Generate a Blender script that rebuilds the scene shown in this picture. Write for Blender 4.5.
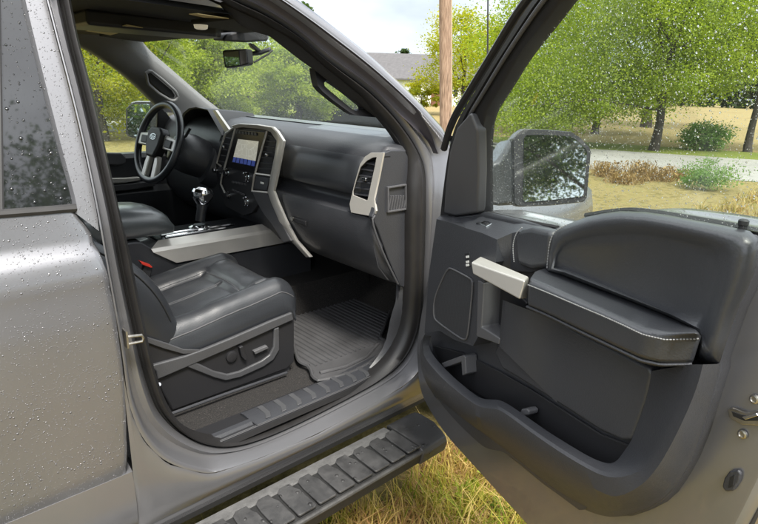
import bpy, bmesh, math, random
import numpy as np
from mathutils import Vector, Matrix, noise

for o in list(bpy.data.objects): bpy.data.objects.remove(o)
SC = bpy.context.scene
COL = SC.collection

# ------------------------------------------------------------------ camera
# truck axes: x forward, y into the cab (towards the driver), z up; camera axes (right, down, depth)
W0, H0, FPX = 758.0, 524.0, 560.0
CAM = np.array([0.0, -1.22, 1.592])
_X = np.array([1010 - 379, 108 - 262, FPX])
_b = 70 - 262.0
_Y = np.array([-(FPX * FPX + _X[1] * _b) / _X[0], _b, FPX])
_X = _X / np.linalg.norm(_X); _Y = _Y / np.linalg.norm(_Y)
_Z = np.cross(_X, _Y)
ROT = np.array([_X, _Y, _Z])
cam_d = bpy.data.cameras.new('camera')
cam = bpy.data.objects.new('camera', cam_d); COL.objects.link(cam)
cam_d.sensor_fit = 'HORIZONTAL'; cam_d.sensor_width = 36.0
cam_d.lens = 36.0 * FPX / W0
cam_d.clip_start = 0.02; cam_d.clip_end = 2000
M = Matrix.Identity(4)
for i in range(3):
    M[i][0] = ROT[i, 0]; M[i][1] = -ROT[i, 1]; M[i][2] = -ROT[i, 2]; M[i][3] = CAM[i]
cam.matrix_world = M
SC.camera = cam

# ------------------------------------------------------------------ world, sun, exposure
SUN_EL, SUN_AZ = math.radians(58), math.radians(250)   # azimuth measured in the xy plane from +x
wd = bpy.data.worlds.new('World'); SC.world = wd; wd.use_nodes = True
nt = wd.node_tree; nt.nodes.clear()
sky = nt.nodes.new('ShaderNodeTexSky'); sky.sky_type = 'NISHITA'; sky.sun_disc = False
sky.sun_elevation = SUN_EL; sky.sun_rotation = math.radians(90) - SUN_AZ
sky.air_density = 1.0; sky.dust_density = 4.0; sky.ozone_density = 1.0
hs = nt.nodes.new('ShaderNodeHueSaturation'); hs.inputs['Saturation'].default_value = 0.6; hs.inputs['Value'].default_value = 1.2
tcw = nt.nodes.new('ShaderNodeTexCoord'); nzw = nt.nodes.new('ShaderNodeTexNoise')
nzw.inputs['Scale'].default_value = 2.2; nzw.inputs['Detail'].default_value = 5
mpw = nt.nodes.new('ShaderNodeMapping'); mpw.inputs['Scale'].default_value = (1, 1, 2.6)
crw = nt.nodes.new('ShaderNodeValToRGB')
crw.color_ramp.elements[0].position = 0.30; crw.color_ramp.elements[1].position = 0.56
mxw = nt.nodes.new('ShaderNodeMix'); mxw.data_type = 'RGBA'
# overcast veil: about three times brighter overhead than at the horizon, in the sky's own units
sxw = nt.nodes.new('ShaderNodeSeparateXYZ'); elw = nt.nodes.new('ShaderNodeValToRGB')
elw.color_ramp.elements[0].position = 0.02; elw.color_ramp.elements[0].color = (.37, .41, .45, 1)
elw.color_ramp.elements[1].position = 0.75; elw.color_ramp.elements[1].color = (1.0, 1.0, 1.0, 1)
clw = nt.nodes.new('ShaderNodeMix'); clw.data_type = 'RGBA'; clw.blend_type = 'MULTIPLY'; clw.inputs[0].default_value = 1
clw.inputs[7].default_value = (15.5, 15.9, 16.4, 1)
bg = nt.nodes.new('ShaderNodeBackground'); bg.inputs['Strength'].default_value = 0.10
wo = nt.nodes.new('ShaderNodeOutputWorld')
L = nt.links.new
L(sky.outputs[0], hs.inputs['Color']); L(tcw.outputs['Generated'], mpw.inputs[0]); L(mpw.outputs[0], nzw.inputs['Vector'])
L(nzw.outputs['Fac'], crw.inputs[0]); L(crw.outputs[0], mxw.inputs[0]); L(hs.outputs[0], mxw.inputs[6])
L(tcw.outputs['Generated'], sxw.inputs[0]); L(sxw.outputs[2], elw.inputs[0]); L(elw.outputs[0], clw.inputs[6]); L(clw.outputs[2], mxw.inputs[7])
L(mxw.outputs[2], bg.inputs['Color']); L(bg.outputs[0], wo.inputs[0])
sd = bpy.data.lights.new('sun', 'SUN'); sun = bpy.data.objects.new('sun', sd); COL.objects.link(sun)
sd.energy = 3.6; sd.angle = math.radians(14); sd.color = (1.0, 0.95, 0.86)
sdir = Vector((math.cos(SUN_EL) * math.cos(SUN_AZ), math.cos(SUN_EL) * math.sin(SUN_AZ), math.sin(SUN_EL)))
sun.rotation_euler = sdir.to_track_quat('Z', 'Y').to_euler()
sun.location = (0, 0, 30)
vs = SC.view_settings; vs.view_transform = 'Standard'; vs.look = 'None'; vs.gamma = 1; vs.use_curve_mapping = False
vs.exposure = 0.95
SC.render.engine = 'CYCLES'
SC.cycles.max_bounces = 10; SC.cycles.transparent_max_bounces = 16; SC.cycles.use_denoising = True
SC.cycles.caustics_reflective = False; SC.cycles.caustics_refractive = False

# ------------------------------------------------------------------ measuring helpers: a sight line met with a real plane
def ray(u, v): return ROT @ np.array([(u - 379) / FPX, (v - 262) / FPX, 1.0])
def PN(u, v, p, n):
    r = ray(u, v); p = np.array(p, float); n = np.array(n, float)
    return Vector(CAM + r * (((p - CAM) @ n) / (r @ n)))
def PX(u, v, x): return PN(u, v, (x, 0, 0), (1, 0, 0))
def PY(u, v, y): return PN(u, v, (0, y, 0), (0, 1, 0))
def PZ(u, v, z): return PN(u, v, (0, 0, z), (0, 0, 1))
def GP(u, dist, z=0.0):                                     # a spot on the lawn in the direction of a column, dist metres off
    r = ray(u, 95); h = r[:2] / np.linalg.norm(r[:2])
    return Vector((CAM[0] + h[0] * dist, CAM[1] + h[1] * dist, z))
def BS(u, v, off=0.0):                                      # cab side: upright to the belt, leaning in above it
    p = PY(u, v, off)
    if p.z > 1.30:
        p = PN(u, v, (0, off, 1.30), (0, 1, -0.36))
    return p
HN = np.array([1.297, -0.126, 0.55]); DA = math.radians(72)
DD = np.array([-math.cos(DA), -math.sin(DA), 0]); DN = np.array([-math.sin(DA), math.cos(DA), 0])
def D(u, v, t): return PN(u, v, HN + DN * t, DN)            # open door: plane t metres proud of its inner panel
def DW(u, v, t=0.0):                                        # its window plane leans in above the belt
    return PN(u, v, HN + DN * t + np.array([0, 0, 0.72]), DN - 0.36 * np.array([0, 0, 1.0]))
def DP(s, t, z): return Vector(HN + DD * s + DN * t + np.array([0, 0, z - 0.55]))
VDN = Vector(DN); VDD = Vector(DD)

# ------------------------------------------------------------------ mesh helpers
def resample(pts, n, closed=False):
    P = [Vector(p) for p in pts]
    if closed: P = P + [P[0]]
    d = [0.0]
    for a, b in zip(P, P[1:]): d.append(d[-1] + (b - a).length)
    out = []
    m = n if closed else n - 1
    for i in range(n):
        t = d[-1] * i / m
        k = 0
        while k < len(d) - 2 and d[k + 1] < t: k += 1
        f = 0 if d[k + 1] == d[k] else (t - d[k]) / (d[k + 1] - d[k])
        out.append(P[k].lerp(P[k + 1], min(max(f, 0), 1)))
    return out
def smooth(pts, n, closed=False, it=2):
    P = [Vector(p) for p in pts]
    for _ in range(it):
        Q = []
        m = len(P)
        rng = range(m) if closed else range(m - 1)
        if not closed: Q.append(P[0])
        for i in rng:
            a, b = P[i], P[(i + 1) % m]
            Q.append(a.lerp(b, .25)); Q.append(a.lerp(b, .75))
        if not closed: Q.append(P[-1])
        P = Q
    return resample(P, n, closed)
class MB:
    def __init__(s): s.bm = bmesh.new()
    def v(s, p): return s.bm.verts.new(p)
    def f(s, vs):
        try: return s.bm.faces.new(vs)
        except ValueError: return None
    def loft(s, loops, closed=False, cap0=False, cap1=False):
        rows = [[s.v(p) for p in l] for l in loops]
        n = len(rows[0])
        for a, b in zip(rows, rows[1:]):
            for i in range(n if closed else n - 1):
                j = (i + 1) % n
                s.f([a[i], a[j], b[j], b[i]])
        if cap0: s.f(rows[0][::-1])
        if cap1: s.f(rows[-1])
        return rows
    def prism(s, pts, off):
        off = Vector(off); pts = [Vector(p) for p in pts]
        s.loft([pts, [p + off for p in pts]], closed=True, cap0=True, cap1=True)
    def box(s, c, d, R=None):
        c = Vector(c); hx, hy, hz = d[0] / 2, d[1] / 2, d[2] / 2
        q = [Vector((x, y, z)) for z in (-hz, hz) for x, y in ((-hx, -hy), (hx, -hy), (hx, hy), (-hx, hy))]
        if R is not None: q = [R @ p for p in q]
        q = [p + c for p in q]
        s.loft([q[:4], q[4:]], closed=True, cap0=True, cap1=True)
    def tube(s, pts, r, n=8, closed=False, caps=True):
        P = [Vector(p) for p in pts]; m = len(P)
        R = r if isinstance(r, (list, tuple)) else [r] * m
        rows = []; up = Vector((0, 0, 1))
        prev = None
        for i, p in enumerate(P):
            a = P[i - 1] if (i > 0 or closed) else p
            b = P[(i + 1) % m] if (i < m - 1 or closed) else p
            t = (b - a).normalized()
            if prev is None:
                x = t.cross(up)
                if x.length < .05: x = t.cross(Vector((1, 0, 0)))
                x.normalize()
            else:
                x = (prev - t * prev.dot(t)).normalized()
            prev = x; y = t.cross(x)
            rows.append([p + (x * math.cos(2 * math.pi * k / n) + y * math.sin(2 * math.pi * k / n)) * R[i] for k in range(n)])
        if closed: s.loft(rows + [rows[0]], closed=True)
        else: s.loft(rows, closed=True, cap0=caps, cap1=caps)
    def lathe(s, c, axis, prof, n=24, xdir=None):
        c = Vector(c); a = Vector(axis).normalized()
        x = Vector(xdir) if xdir is not None else a.cross(Vector((0, 0, 1)))
        if x.length < .05: x = a.cross(Vector((1, 0, 0)))
        x.normalize(); y = a.cross(x)
        rows = [[c + a * h + (x * math.cos(2 * math.pi * k / n) + y * math.sin(2 * math.pi * k / n)) * r for k in range(n)] for r, h in prof]
        s.loft(rows, closed=True, cap0=prof[0][0] > 1e-4, cap1=prof[-1][0] > 1e-4)
def ob(name, mb, mat, parent=None, bevel=0, seg=2, sharp=35, subd=0, weld=True):
    bm = mb.bm
    if weld: bmesh.ops.remove_doubles(bm, verts=bm.verts, dist=1e-5)
    bmesh.ops.recalc_face_normals(bm, faces=bm.faces)
    me = bpy.data.meshes.new(name); bm.to_mesh(me); bm.free()
    me.materials.append(mat)
    me.polygons.foreach_set('use_smooth', [True] * len(me.polygons))
    if subd == 0: me.set_sharp_from_angle(angle=math.radians(180 if bevel else sharp))
    o = bpy.data.objects.new(name, me); COL.objects.link(o)
    if subd:
        m = o.modifiers.new('Subdivision', 'SUBSURF'); m.levels = subd; m.render_levels = subd
    if bevel:
        m = o.modifiers.new('Bevel', 'BEVEL'); m.width = bevel; m.segments = seg; m.limit_method = 'ANGLE'
        m.angle_limit = math.radians(32); m.harden_normals = True; m.use_clamp_overlap = True
    if parent is not None: par(o, parent)
    return o
def base(o):
    b = Matrix.Identity(4)
    while o is not None:
        b = o.matrix_basis.copy() if o.parent is None else b
        if o.parent is None: break
        o = o.parent
    return b
def par(o, parent):
    o.parent = parent
    if parent.parent is None: o.matrix_parent_inverse = Matrix.Translation(-parent.location)
def tag(o, label, cat, group=None, kind=None):
    if label: o['label'] = label
    if cat: o['category'] = cat
    if group: o['group'] = group
    if kind: o['kind'] = kind
    return o
def thing(name, label, cat, loc, group=None):
    o = bpy.data.objects.new(name, None); COL.objects.link(o); o.location = loc
    o.empty_display_size = .2
    return tag(o, label, cat, group)
def flat(pts): m = MB(); m.f([m.v(p) for p in pts]); return m

# ------------------------------------------------------------------ materials
def newmat(name):
    m = bpy.data.materials.new(name); m.use_nodes = True
    n = m.node_tree.nodes; return m, n, m.node_tree.links, n['Principled BSDF']
def tex(n, kind, scale, **kw):
    t = n.new('ShaderNodeTex' + kind); t.inputs['Scale'].default_value = scale
    for k, v in kw.items(): t.inputs[k].default_value = v
    return t
def ocoord(n, l, t, scale=None):
    c = n.new('ShaderNodeTexCoord')
    if scale:
        mp = n.new('ShaderNodeMapping'); mp.inputs['Scale'].default_value = scale
        l.new(c.outputs['Object'], mp.inputs[0]); l.new(mp.outputs[0], t.inputs['Vector'])
    else: l.new(c.outputs['Object'], t.inputs['Vector'])
def ramp(n, l, src, stops):
    r = n.new('ShaderNodeValToRGB'); e = r.color_ramp.elements
    while len(e) > len(stops): e.remove(e[-1])
    while len(e) < len(stops): e.new(0.5)
    for x, (p, c) in zip(e, stops): x.position = p; x.color = (*c, 1) if len(c) == 3 else c
    l.new(src, r.inputs[0]); return r
def bump(n, l, h, strength, dist, into=None):
    b = n.new('ShaderNodeBump'); b.inputs['Strength'].default_value = strength; b.inputs['Distance'].default_value = dist
    l.new(h, b.inputs['Height'])
    if into is not None: l.new(into.outputs[0], b.inputs['Normal'])
    return b
def math_(n, l, op, a, b=None, c=None, clamp=False):
    m = n.new('ShaderNodeMath'); m.operation = op; m.use_clamp = clamp
    for i, x in enumerate((a, b, c)):
        if x is None: continue
        if isinstance(x, (int, float)): m.inputs[i].default_value = x
        else: l.new(x, m.inputs[i])
    return m.outputs[0]
def drops(n, l, scale, size=.34, keep=.5):
    """height of rain beads of uneven size scattered over a surface (0 where dry)"""
    t = tex(n, 'Voronoi', scale); ocoord(n, l, t)
    wn = n.new('ShaderNodeSeparateColor'); l.new(t.outputs['Color'], wn.inputs[0])
    r = math_(n, l, 'MULTIPLY', wn.outputs[0], size)
    k = math_(n, l, 'GREATER_THAN', wn.outputs[1], 1 - keep)
    r = math_(n, l, 'MULTIPLY', r, k)
    q = math_(n, l, 'DIVIDE', t.outputs['Distance'], math_(n, l, 'ADD', r, .0001))
    h = math_(n, l, 'SUBTRACT', 1.0, math_(n, l, 'MULTIPLY', q, q), clamp=True)
    return math_(n, l, 'MULTIPLY', math_(n, l, 'SQRT', h), r)
def simple(name, col, rough=.5, metal=0, spec=.5, grain=0, gscale=400, var=0.0, vscale=8, coat=0, coat_r=.1, sheen=0):
    m, n, l, p = newmat(name)
    p.inputs['Roughness'].default_value = rough; p.inputs['Metallic'].default_value = metal
    p.inputs['Specular IOR Level'].default_value = spec
    p.inputs['Coat Weight'].default_value = coat; p.inputs['Coat Roughness'].default_value = coat_r
    p.inputs['Sheen Weight'].default_value = sheen
    if var:
        t = tex(n, 'Noise', vscale, Detail=6.0, Roughness=.65); ocoord(n, l, t)
        a = tuple(c * (1 - var) for c in col); b = tuple(min(1, c * (1 + var)) for c in col)
        r = ramp(n, l, t.outputs['Fac'], [(.3, a), (.7, b)]); l.new(r.outputs[0], p.inputs['Base Color'])
        r2 = math_(n, l, 'MULTIPLY_ADD', t.outputs['Fac'], .25, rough - .125); l.new(r2, p.inputs['Roughness'])
    else: p.inputs['Base Color'].default_value = (*col, 1)
    if grain:
        t = tex(n, 'Voronoi', gscale); ocoord(n, l, t)
        b = bump(n, l, t.outputs['Distance'], grain, .001); l.new(b.outputs[0], p.inputs['Normal'])
    return m
def paint(name, wet=False, col=(.225, .225, .238)):
    m, n, l, p = newmat(name)
    t = tex(n, 'Noise', 3.0, Detail=5.0); ocoord(n, l, t)
    r = ramp(n, l, t.outputs['Fac'], [(.3, tuple(c * .93 for c in col)), (.7, tuple(c * 1.07 for c in col))])
    l.new(r.outputs[0], p.inputs['Base Color'])
    p.inputs['Metallic'].default_value = .6; p.inputs['Roughness'].default_value = .31
    p.inputs['Coat Weight'].default_value = .7; p.inputs['Coat Roughness'].default_value = .06
    fl = tex(n, 'Voronoi', 1500); ocoord(n, l, fl)
    b = bump(n, l, fl.outputs['Distance'], .06, .001)
    l.new(b.outputs[0], p.inputs['Normal'])
    if wet:
        h1 = drops(n, l, 150, .36, .40); h2 = drops(n, l, 270, .36, .8)
        h = math_(n, l, 'ADD', math_(n, l, 'MULTIPLY', h1, .0058), math_(n, l, 'MULTIPLY', h2, .0042))
        bd = bump(n, l, h, 1.0, 1.0, b)
        l.new(bd.outputs[0], p.inputs['Normal']); l.new(bd.outputs[0], p.inputs['Coat Normal'])
    return m
MAT = {}
MAT['paint'] = paint('grey_metallic_paint')
MAT['paint_wet'] = paint('wet_grey_metallic_paint', True)
MAT['paint_dimmed'] = paint('wet_grey_paint_dimmed', True, (.07, .072, .075))  # body paint darkened for the dimming of the window glass before it
MAT['leather'] = simple('black_leather', (.022, .024, .028), .36, spec=.6, coat=.35, coat_r=.28, grain=.22, gscale=260, var=.12, vscale=5)
MAT['leather_in'] = simple('black_perforated_leather', (.040, .045, .050), .43, grain=.35, gscale=420, var=.12, vscale=6)
MAT['plastic'] = simple('charcoal_plastic', (.037, .0385, .044), .44, coat=.2, coat_r=.35, grain=.35, gscale=300, var=.10, vscale=4)
MAT['plastic_lt'] = simple('grey_plastic', (.085, .085, .090), .42, grain=.15, gscale=520, var=.08, vscale=4)
MAT['plastic_dk'] = simple('black_plastic', (.016, .016, .018), .5, grain=.15, gscale=500)
MAT['gloss_black'] = simple('gloss_black', (.008, .008, .010), .28)
MAT['door_pad'] = simple('charcoal_door_pad', (.036, .038, .043), .45, coat=.45, coat_r=.30, grain=.28, gscale=260, var=.08, vscale=5)
MAT['plastic_mid'] = simple('mid_grey_plastic', (.058, .059, .063), .42, grain=.25, gscale=300, var=.08, vscale=4)
MAT['silver'] = simple('satin_champagne_trim', (.63, .605, .56), .34, metal=.4, var=.05, vscale=6)
MAT['chrome'] = simple('chrome', (.75, .76, .78), .12, metal=1)
MAT['steel'] = simple('bare_steel', (.5, .48, .44), .35, metal=1, var=.2, vscale=40)
MAT['rubber'] = simple('black_rubber', (.028, .027, .027), .55, var=.15, vscale=20)
MAT['rubber_br'] = simple('dark_rubber_lip', (.017, .016, .016), .42, var=.12, vscale=20)
MAT['head'] = simple('dark_headliner_cloth', (.012, .0115, .012), .9, grain=.3, gscale=300)
MAT['pillar'] = simple('grey_pillar_trim', (.22, .22, .225), .6, grain=.2, gscale=500)
MAT['stitch'] = simple('pale_stitching', (.27, .27, .27), .6)
MAT['dash_top'] = simple('dash_top_sheen', (.075, .085, .088), .36, spec=.8, grain=.12, gscale=420, coat=.9, coat_r=.26)  # pale teal base carries the sky sheen of upward faces
MAT['channel'] = simple('shaded_pillar_channel', (.055, .05, .058), .5, var=.1, vscale=6)
MAT['label'] = simple('beige_label', (.55, .44, .22), .6)
MAT['white'] = simple('white_plastic', (.75, .75, .72), .4)
MAT['red'] = simple('red_plastic', (.55, .04, .025), .4)
MAT['mirror'] = simple('mirror_glass', (.80, .84, .84), .02, metal=1)
MAT['seam'] = simple('black_seam', (.012, .012, .012), .7)
def _carpet():
    m, n, l, p = newmat('dark_carpet'); t = tex(n, 'Noise', 260, Detail=4.0); ocoord(n, l, t)
    t2 = tex(n, 'Noise', 14, Detail=5.0); ocoord(n, l, t2)
    r = ramp(n, l, t.outputs['Fac'], [(.35, (.009, .0085, .0085)), (.60, (.022, .020, .019)), (.78, (.085, .072, .066))])
    l.new(r.outputs[0], p.inputs['Base Color']); p.inputs['Roughness'].default_value = .95
    b = bump(n, l, t.outputs['Fac'], .8, .004); l.new(b.outputs[0], p.inputs['Normal']); return m
MAT['carpet'] = _carpet()
MAT['mat'] = simple('grey_rubber_mat', (.066, .066, .069), .42, grain=.2, gscale=300, var=.22, vscale=9)
def _step():
    m, n, l, p = newmat('wet_step_plastic')
    t = tex(n, 'Noise', 16, Detail=7.0, Roughness=.7); ocoord(n, l, t)
    r = ramp(n, l, t.outputs['Fac'], [(.3, (.026, .026, .027)), (.7, (.066, .065, .065))]); l.new(r.outputs[0], p.inputs['Base Color'])
    rr = ramp(n, l, t.outputs['Fac'], [(.35, (.34,) * 3), (.6, (.6,) * 3)]); l.new(rr.outputs[0], p.inputs['Roughness'])
    h = drops(n, l, 60, .45, .5); g = tex(n, 'Noise', 500); ocoord(n, l, g)
    b = bump(n, l, g.outputs['Fac'], .3, .001)
    bd = bump(n, l, math_(n, l, 'MULTIPLY', h, .014), 1.0, 1.0, b); l.new(bd.outputs[0], p.inputs['Normal']); return m
MAT['step'] = _step()
MAT['step_base'] = simple('dark_step_base', (.014, .014, .014), .6, grain=.4, gscale=260)
MAT['step_lt'] = simple('scuffed_grey_step_plastic', (.10, .099, .098), .48, grain=.5, gscale=260, var=.3, vscale=30)
MAT['step_edge'] = simple('scuffed_step_edge', (.05, .049, .048), .5, grain=.4, gscale=260, var=.3, vscale=30)
def glass(name, tint, wet=0, dirt=.0, refl=.5):
    m, n, l, p = newmat(name)
    out = n['Material Output']; n.remove(p)
    tr = n.new('ShaderNodeBsdfTransparent'); tr.inputs[0].default_value = (*tint, 1)
    gl = n.new('ShaderNodeBsdfGlossy'); gl.inputs['Roughness'].default_value = .02
    fr = n.new('ShaderNodeFresnel'); fr.inputs['IOR'].default_value = 1.5
    mx = n.new('ShaderNodeMixShader'); l.new(math_(n, l, 'MULTIPLY', fr.outputs[0], refl), mx.inputs[0]); l.new(tr.outputs[0], mx.inputs[1]); l.new(gl.outputs[0], mx.inputs[2])
    last = mx
    if dirt:
        df = n.new('ShaderNodeBsdfDiffuse'); df.inputs[0].default_value = (.8, .82, .8, 1)
        tl = n.new('ShaderNodeBsdfTranslucent'); tl.inputs[0].default_value = (.8, .85, .82, 1)
        ad = n.new('ShaderNodeMixShader'); l.new(df.outputs[0], ad.inputs[1]); l.new(tl.outputs[0], ad.inputs[2])
        t = tex(n, 'Noise', 9, Detail=6.0); ocoord(n, l, t)
        m2 = n.new('ShaderNodeMixShader'); l.new(math_(n, l, 'MULTIPLY', t.outputs['Fac'], dirt * 2), m2.inputs[0])
        l.new(last.outputs[0], m2.inputs[1]); l.new(ad.outputs[0], m2.inputs[2]); last = m2
    if wet:
        h1 = drops(n, l, 170 * wet, .30, .38); h2 = drops(n, l, 330 * wet, .32, .40)
        h = math_(n, l, 'ADD', math_(n, l, 'MULTIPLY', h1, .0055), math_(n, l, 'MULTIPLY', h2, .0036))
        b = bump(n, l, h, 1.0, 1.0)
        rf = n.new('ShaderNodeBsdfRefraction'); rf.inputs['IOR'].default_value = 1.33; rf.inputs['Roughness'].default_value = .05
        g2 = n.new('ShaderNodeBsdfGlossy'); g2.inputs['Roughness'].default_value = .08
        l.new(b.outputs[0], rf.inputs['Normal']); l.new(b.outputs[0], g2.inputs['Normal'])
        mg = n.new('ShaderNodeMixShader'); mg.inputs[0].default_value = .3; l.new(rf.outputs[0], mg.inputs[1]); l.new(g2.outputs[0], mg.inputs[2])
        td = n.new('ShaderNodeBsdfTranslucent'); td.inputs[0].default_value = (.9, .92, .92, 1); l.new(b.outputs[0], td.inputs['Normal'])
        md = n.new('ShaderNodeMixShader'); md.inputs[0].default_value = .16; l.new(mg.outputs[0], md.inputs[1]); l.new(td.outputs[0], md.inputs[2])
        m3 = n.new('ShaderNodeMixShader'); l.new(math_(n, l, 'GREATER_THAN', h, .00001), m3.inputs[0])
        l.new(last.outputs[0], m3.inputs[1]); l.new(md.outputs[0], m3.inputs[2]); last = m3
    l.new(last.outputs[0], out.inputs[0]); return m
MAT['door_glass'] = glass('wet_window_glass', (.95, .985, .968), 1, .007, .22)
MAT['windshield'] = glass('windshield_glass', (.95, .985, .968), 1, .010, .25)
MAT['driver_glass'] = glass('driver_window_glass', (.92, .97, .93), 1, .02)
def _dark_glass():
    m, n, l, p = newmat('dark_privacy_glass'); p.inputs['Base Color'].default_value = (.012, .013, .014, 1)
    p.inputs['Roughness'].default_value = .03; p.inputs['IOR'].default_value = 1.8
    h1 = drops(n, l, 85, .36, .5); h2 = drops(n, l, 200, .34, .5)
    h = math_(n, l, 'ADD', math_(n, l, 'MULTIPLY', h1, .0105), math_(n, l, 'MULTIPLY', h2, .0048))
    b = bump(n, l, h, 1.0, 1.0); l.new(b.outputs[0], p.inputs['Normal']); return m
MAT['dark_glass'] = _dark_glass()

# =================================================================== THE TRUCK: cab side and opening
truck = thing('pickup_truck', 'grey crew cab pickup truck with its front passenger door wide open', 'truck', (1.0, .95, 0))
S_in = [(64,-30),(71,0),(79,43),(91,84),(106,150),(120,215),(130,250),(136,283),(144,320),(154.5,370),(166.5,404),(180,424),(195,435),(223,441),(260,432),(300,415),(340,394),(375,374),(396,352),(406,325),(409.5,290),(409.5,240),(410,200),(410,164),(403,146),(391,128),(365,99),(353,89),(325,67),(297,42),(260,20),(235,9),(205,-5),(150,-30),(100,-45)]
S_out = [(52,-30),(59,0),(68,43),(79,84),(95,150),(110,215),(116,250),(123,285),(132,325),(141,366),(153,404),(164,420),(180,434),(204,446),(232,448),(260,440),(300,422),(340,402),(381,381),(403,363),(416,341),(422.5,315),(423.5,280),(425,240),(426,200),(425.4,167),(418,150),(408,134),(391,112),(365,87),(325,60),(297,34),(262,12),(240,3),(215,-10),(160,-40),(95,-58)]
F_out = [(38,-30),(47,0),(58,43),(69,84),(85,150),(98,215),(104,250),(113,300),(122,350),(127,395),(132,415),(144,442),(167,464),(204,474),(217,473),(260,458.5),(316,435),(364,409),(403,387),(418,374),(432,345),(440,300),(444,250),(450,200),(453,165),(449.6,142),(430,121),(419.7,109.5),(395,86),(365.5,60),(325,29),(300,11),(284,0),(262,-15),(230,-32),(160,-60),(85,-76)]
def sidepts(px, off): return [BS(u, v, off) for u, v in px]
def body_loop(px, off, n=220):
    P = smooth(sidepts(px, off), n, True, 2); c = Vector((.9, 0, 1.15))
    # re-index by angle round the opening so that the loops match up
    A = sorted(((math.atan2(p.z - c.z, p.x - c.x), p) for p in P), key=lambda t: t[0])
    ang = np.array([a for a, _ in A]); arr = np.array([p[:] for _, p in A])
    ang3 = np.concatenate([ang - 2 * math.pi, ang, ang + 2 * math.pi]); arr3 = np.concatenate([arr] * 3)
    T = np.linspace(-math.pi, math.pi, n, endpoint=False)
    return [Vector([np.interp(t, ang3, arr3[:, k]) for k in range(3)]) for t in T]
Lin = body_loop(S_in, .085); Lout = body_loop(S_out, .070); Fo = body_loop(F_out, 0.0)
def mixl(a, b, f, dy=0): return [p.lerp(q, f) + Vector((0, dy, 0)) for p, q in zip(a, b)]
m = MB()
Fo_in = mixl(Fo, Lout, .08, .004)
m.loft([mixl(Lout, Fo, .02, .03), mixl(Lout, Fo, 0, 0), mixl(Lout, Fo, .25, -.002), mixl(Lout, Fo, .45, .018), mixl(Lout, Fo, .62, .012), mixl(Lout, Fo, .80, -.004), mixl(Lout, Fo, .93, -.005), Fo], closed=True)
cab = ob('cab_side', m, MAT['paint'], truck, sharp=60)
# rocker panel below the opening
low = [BS(u, v) for u, v in [(116,330),(127,395),(132,415),(144,442),(167,464),(204,474),(217,473),(260,458.5),(316,435),(364,409),(403,387),(418,374),(430,355)]]
low = resample(low, 60)
xs = [p.x for p in low]
m = MB()
zb = .505
rows = []
for f, dy in ((0, 0), (.06, -.004), (.3, -.006), (.7, .0), (1, .016)):
    rows.append([Vector((p.x, p.y + dy, p.z * (1 - f) + zb * f)) for p in low])
m.loft(rows)
rear_x = low[0].x
m.loft([[Vector((-1.3, .004 + d, z)), Vector((rear_x, .004 + d, z))] for z, d in ((1.05, .03), (.70, .03), (.69, -.002), (.6, -.006), (.53, 0), (zb, .02))])
m.prism([Vector((-1.3, .02, zb)), Vector((1.46, .02, zb)), Vector((1.46, .05, zb)), Vector((-1.3, .05, zb))], (0, 0, -.03))
rk = ob('rocker_panel', m, MAT['paint'], cab, sharp=50)
m = MB(); m.box((.05, .045, .473), (2.9, .05, .03)); ob('sill_seam', m, MAT['seam'], cab)
m = MB(); m.box((0.2, .30, .45), (3.6, .12, .13)); m.box((.2, .95, .50), (2.4, 1.5, .05)); ob('chassis_rail', m, MAT['seam'], truck, bevel=.01)
# outer face of the windshield pillar and roof rail
pil = [BS(u, v) for u, v in [(453,165),(449.6,142),(430,121),(419.7,109.5),(395,86),(365.5,60),(325,29),(300,11),(284,0),(262,-15),(230,-32)]]
pil = smooth(pil, 50)
out = []
m = MB()
def outer(p, a, b): return p + Vector((a * .57, b, a * .82))
m.loft([[outer(p, -.004, .004) for p in pil], [outer(p, .004, 0) for p in pil], [outer(p, .022, .012) for p in pil], [outer(p, .038, .035) for p in pil], [outer(p, .04, .07) for p in pil]])
ob('pillar_outer_panel', m, MAT['paint'], cab, sharp=60)
# pillar groove: its shade painted in as a dark strip
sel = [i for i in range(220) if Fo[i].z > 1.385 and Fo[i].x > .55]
m = MB(); m.loft([[a.lerp(b, .5 + (f - .5) * min(1, max(.02, (a.z - 1.385) / .12))) + Vector((0, dy, 0)) for a, b in ((Lout[i], Fo[i]) for i in sel)] for f, dy in ((.18, -.007), (.35, .006), (.55, .012), (.75, .004), (.90, -.009))]); ob('pillar_channel_shade', m, MAT['channel'], cab, sharp=60)
# rubber seal round the opening
m = MB()
c1 = mixl(Lin, Lout, .45, -.022); 
m.loft([mixl(Lin, Lout, .0, .03), mixl(Lin, Lout, 0, .004), mixl(Lin, Lout, .15, -.012), c1, mixl(Lin, Lout, .7, -.014), mixl(Lin, Lout, .80, .004), mixl(Lin, Lout, .86, .004), mixl(Lin, Lout, .92, -.006), mixl(Lin, Lout, 1.04, .006)], closed=True)
seal = ob('door_opening_seal', m, MAT['rubber_br'], cab, sharp=60)
m = MB(); m.loft([mixl(Lin, Lout, .76, -.004), mixl(Lin, Lout, .82, .0), mixl(Lin, Lout, .9, -.005)], closed=True)
ob('seal_lip', m, MAT['seam'], cab)
# striker on the rear pillar
s0 = BS(131, 337, .02)
m = MB(); m.box(s0 + Vector((-.012, 0, 0)), (.004, .024, .042)); 
m.tube([s0 + Vector((-.01, -.012, .008)), s0 + Vector((.018, -.018, .006)), s0 + Vector((.021, -.018, -.002)), s0 + Vector((.018, -.018, -.009)), s0 + Vector((-.01, -.012, -.010))], .0034)
ob('door_striker', m, MAT['steel'], cab)
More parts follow.
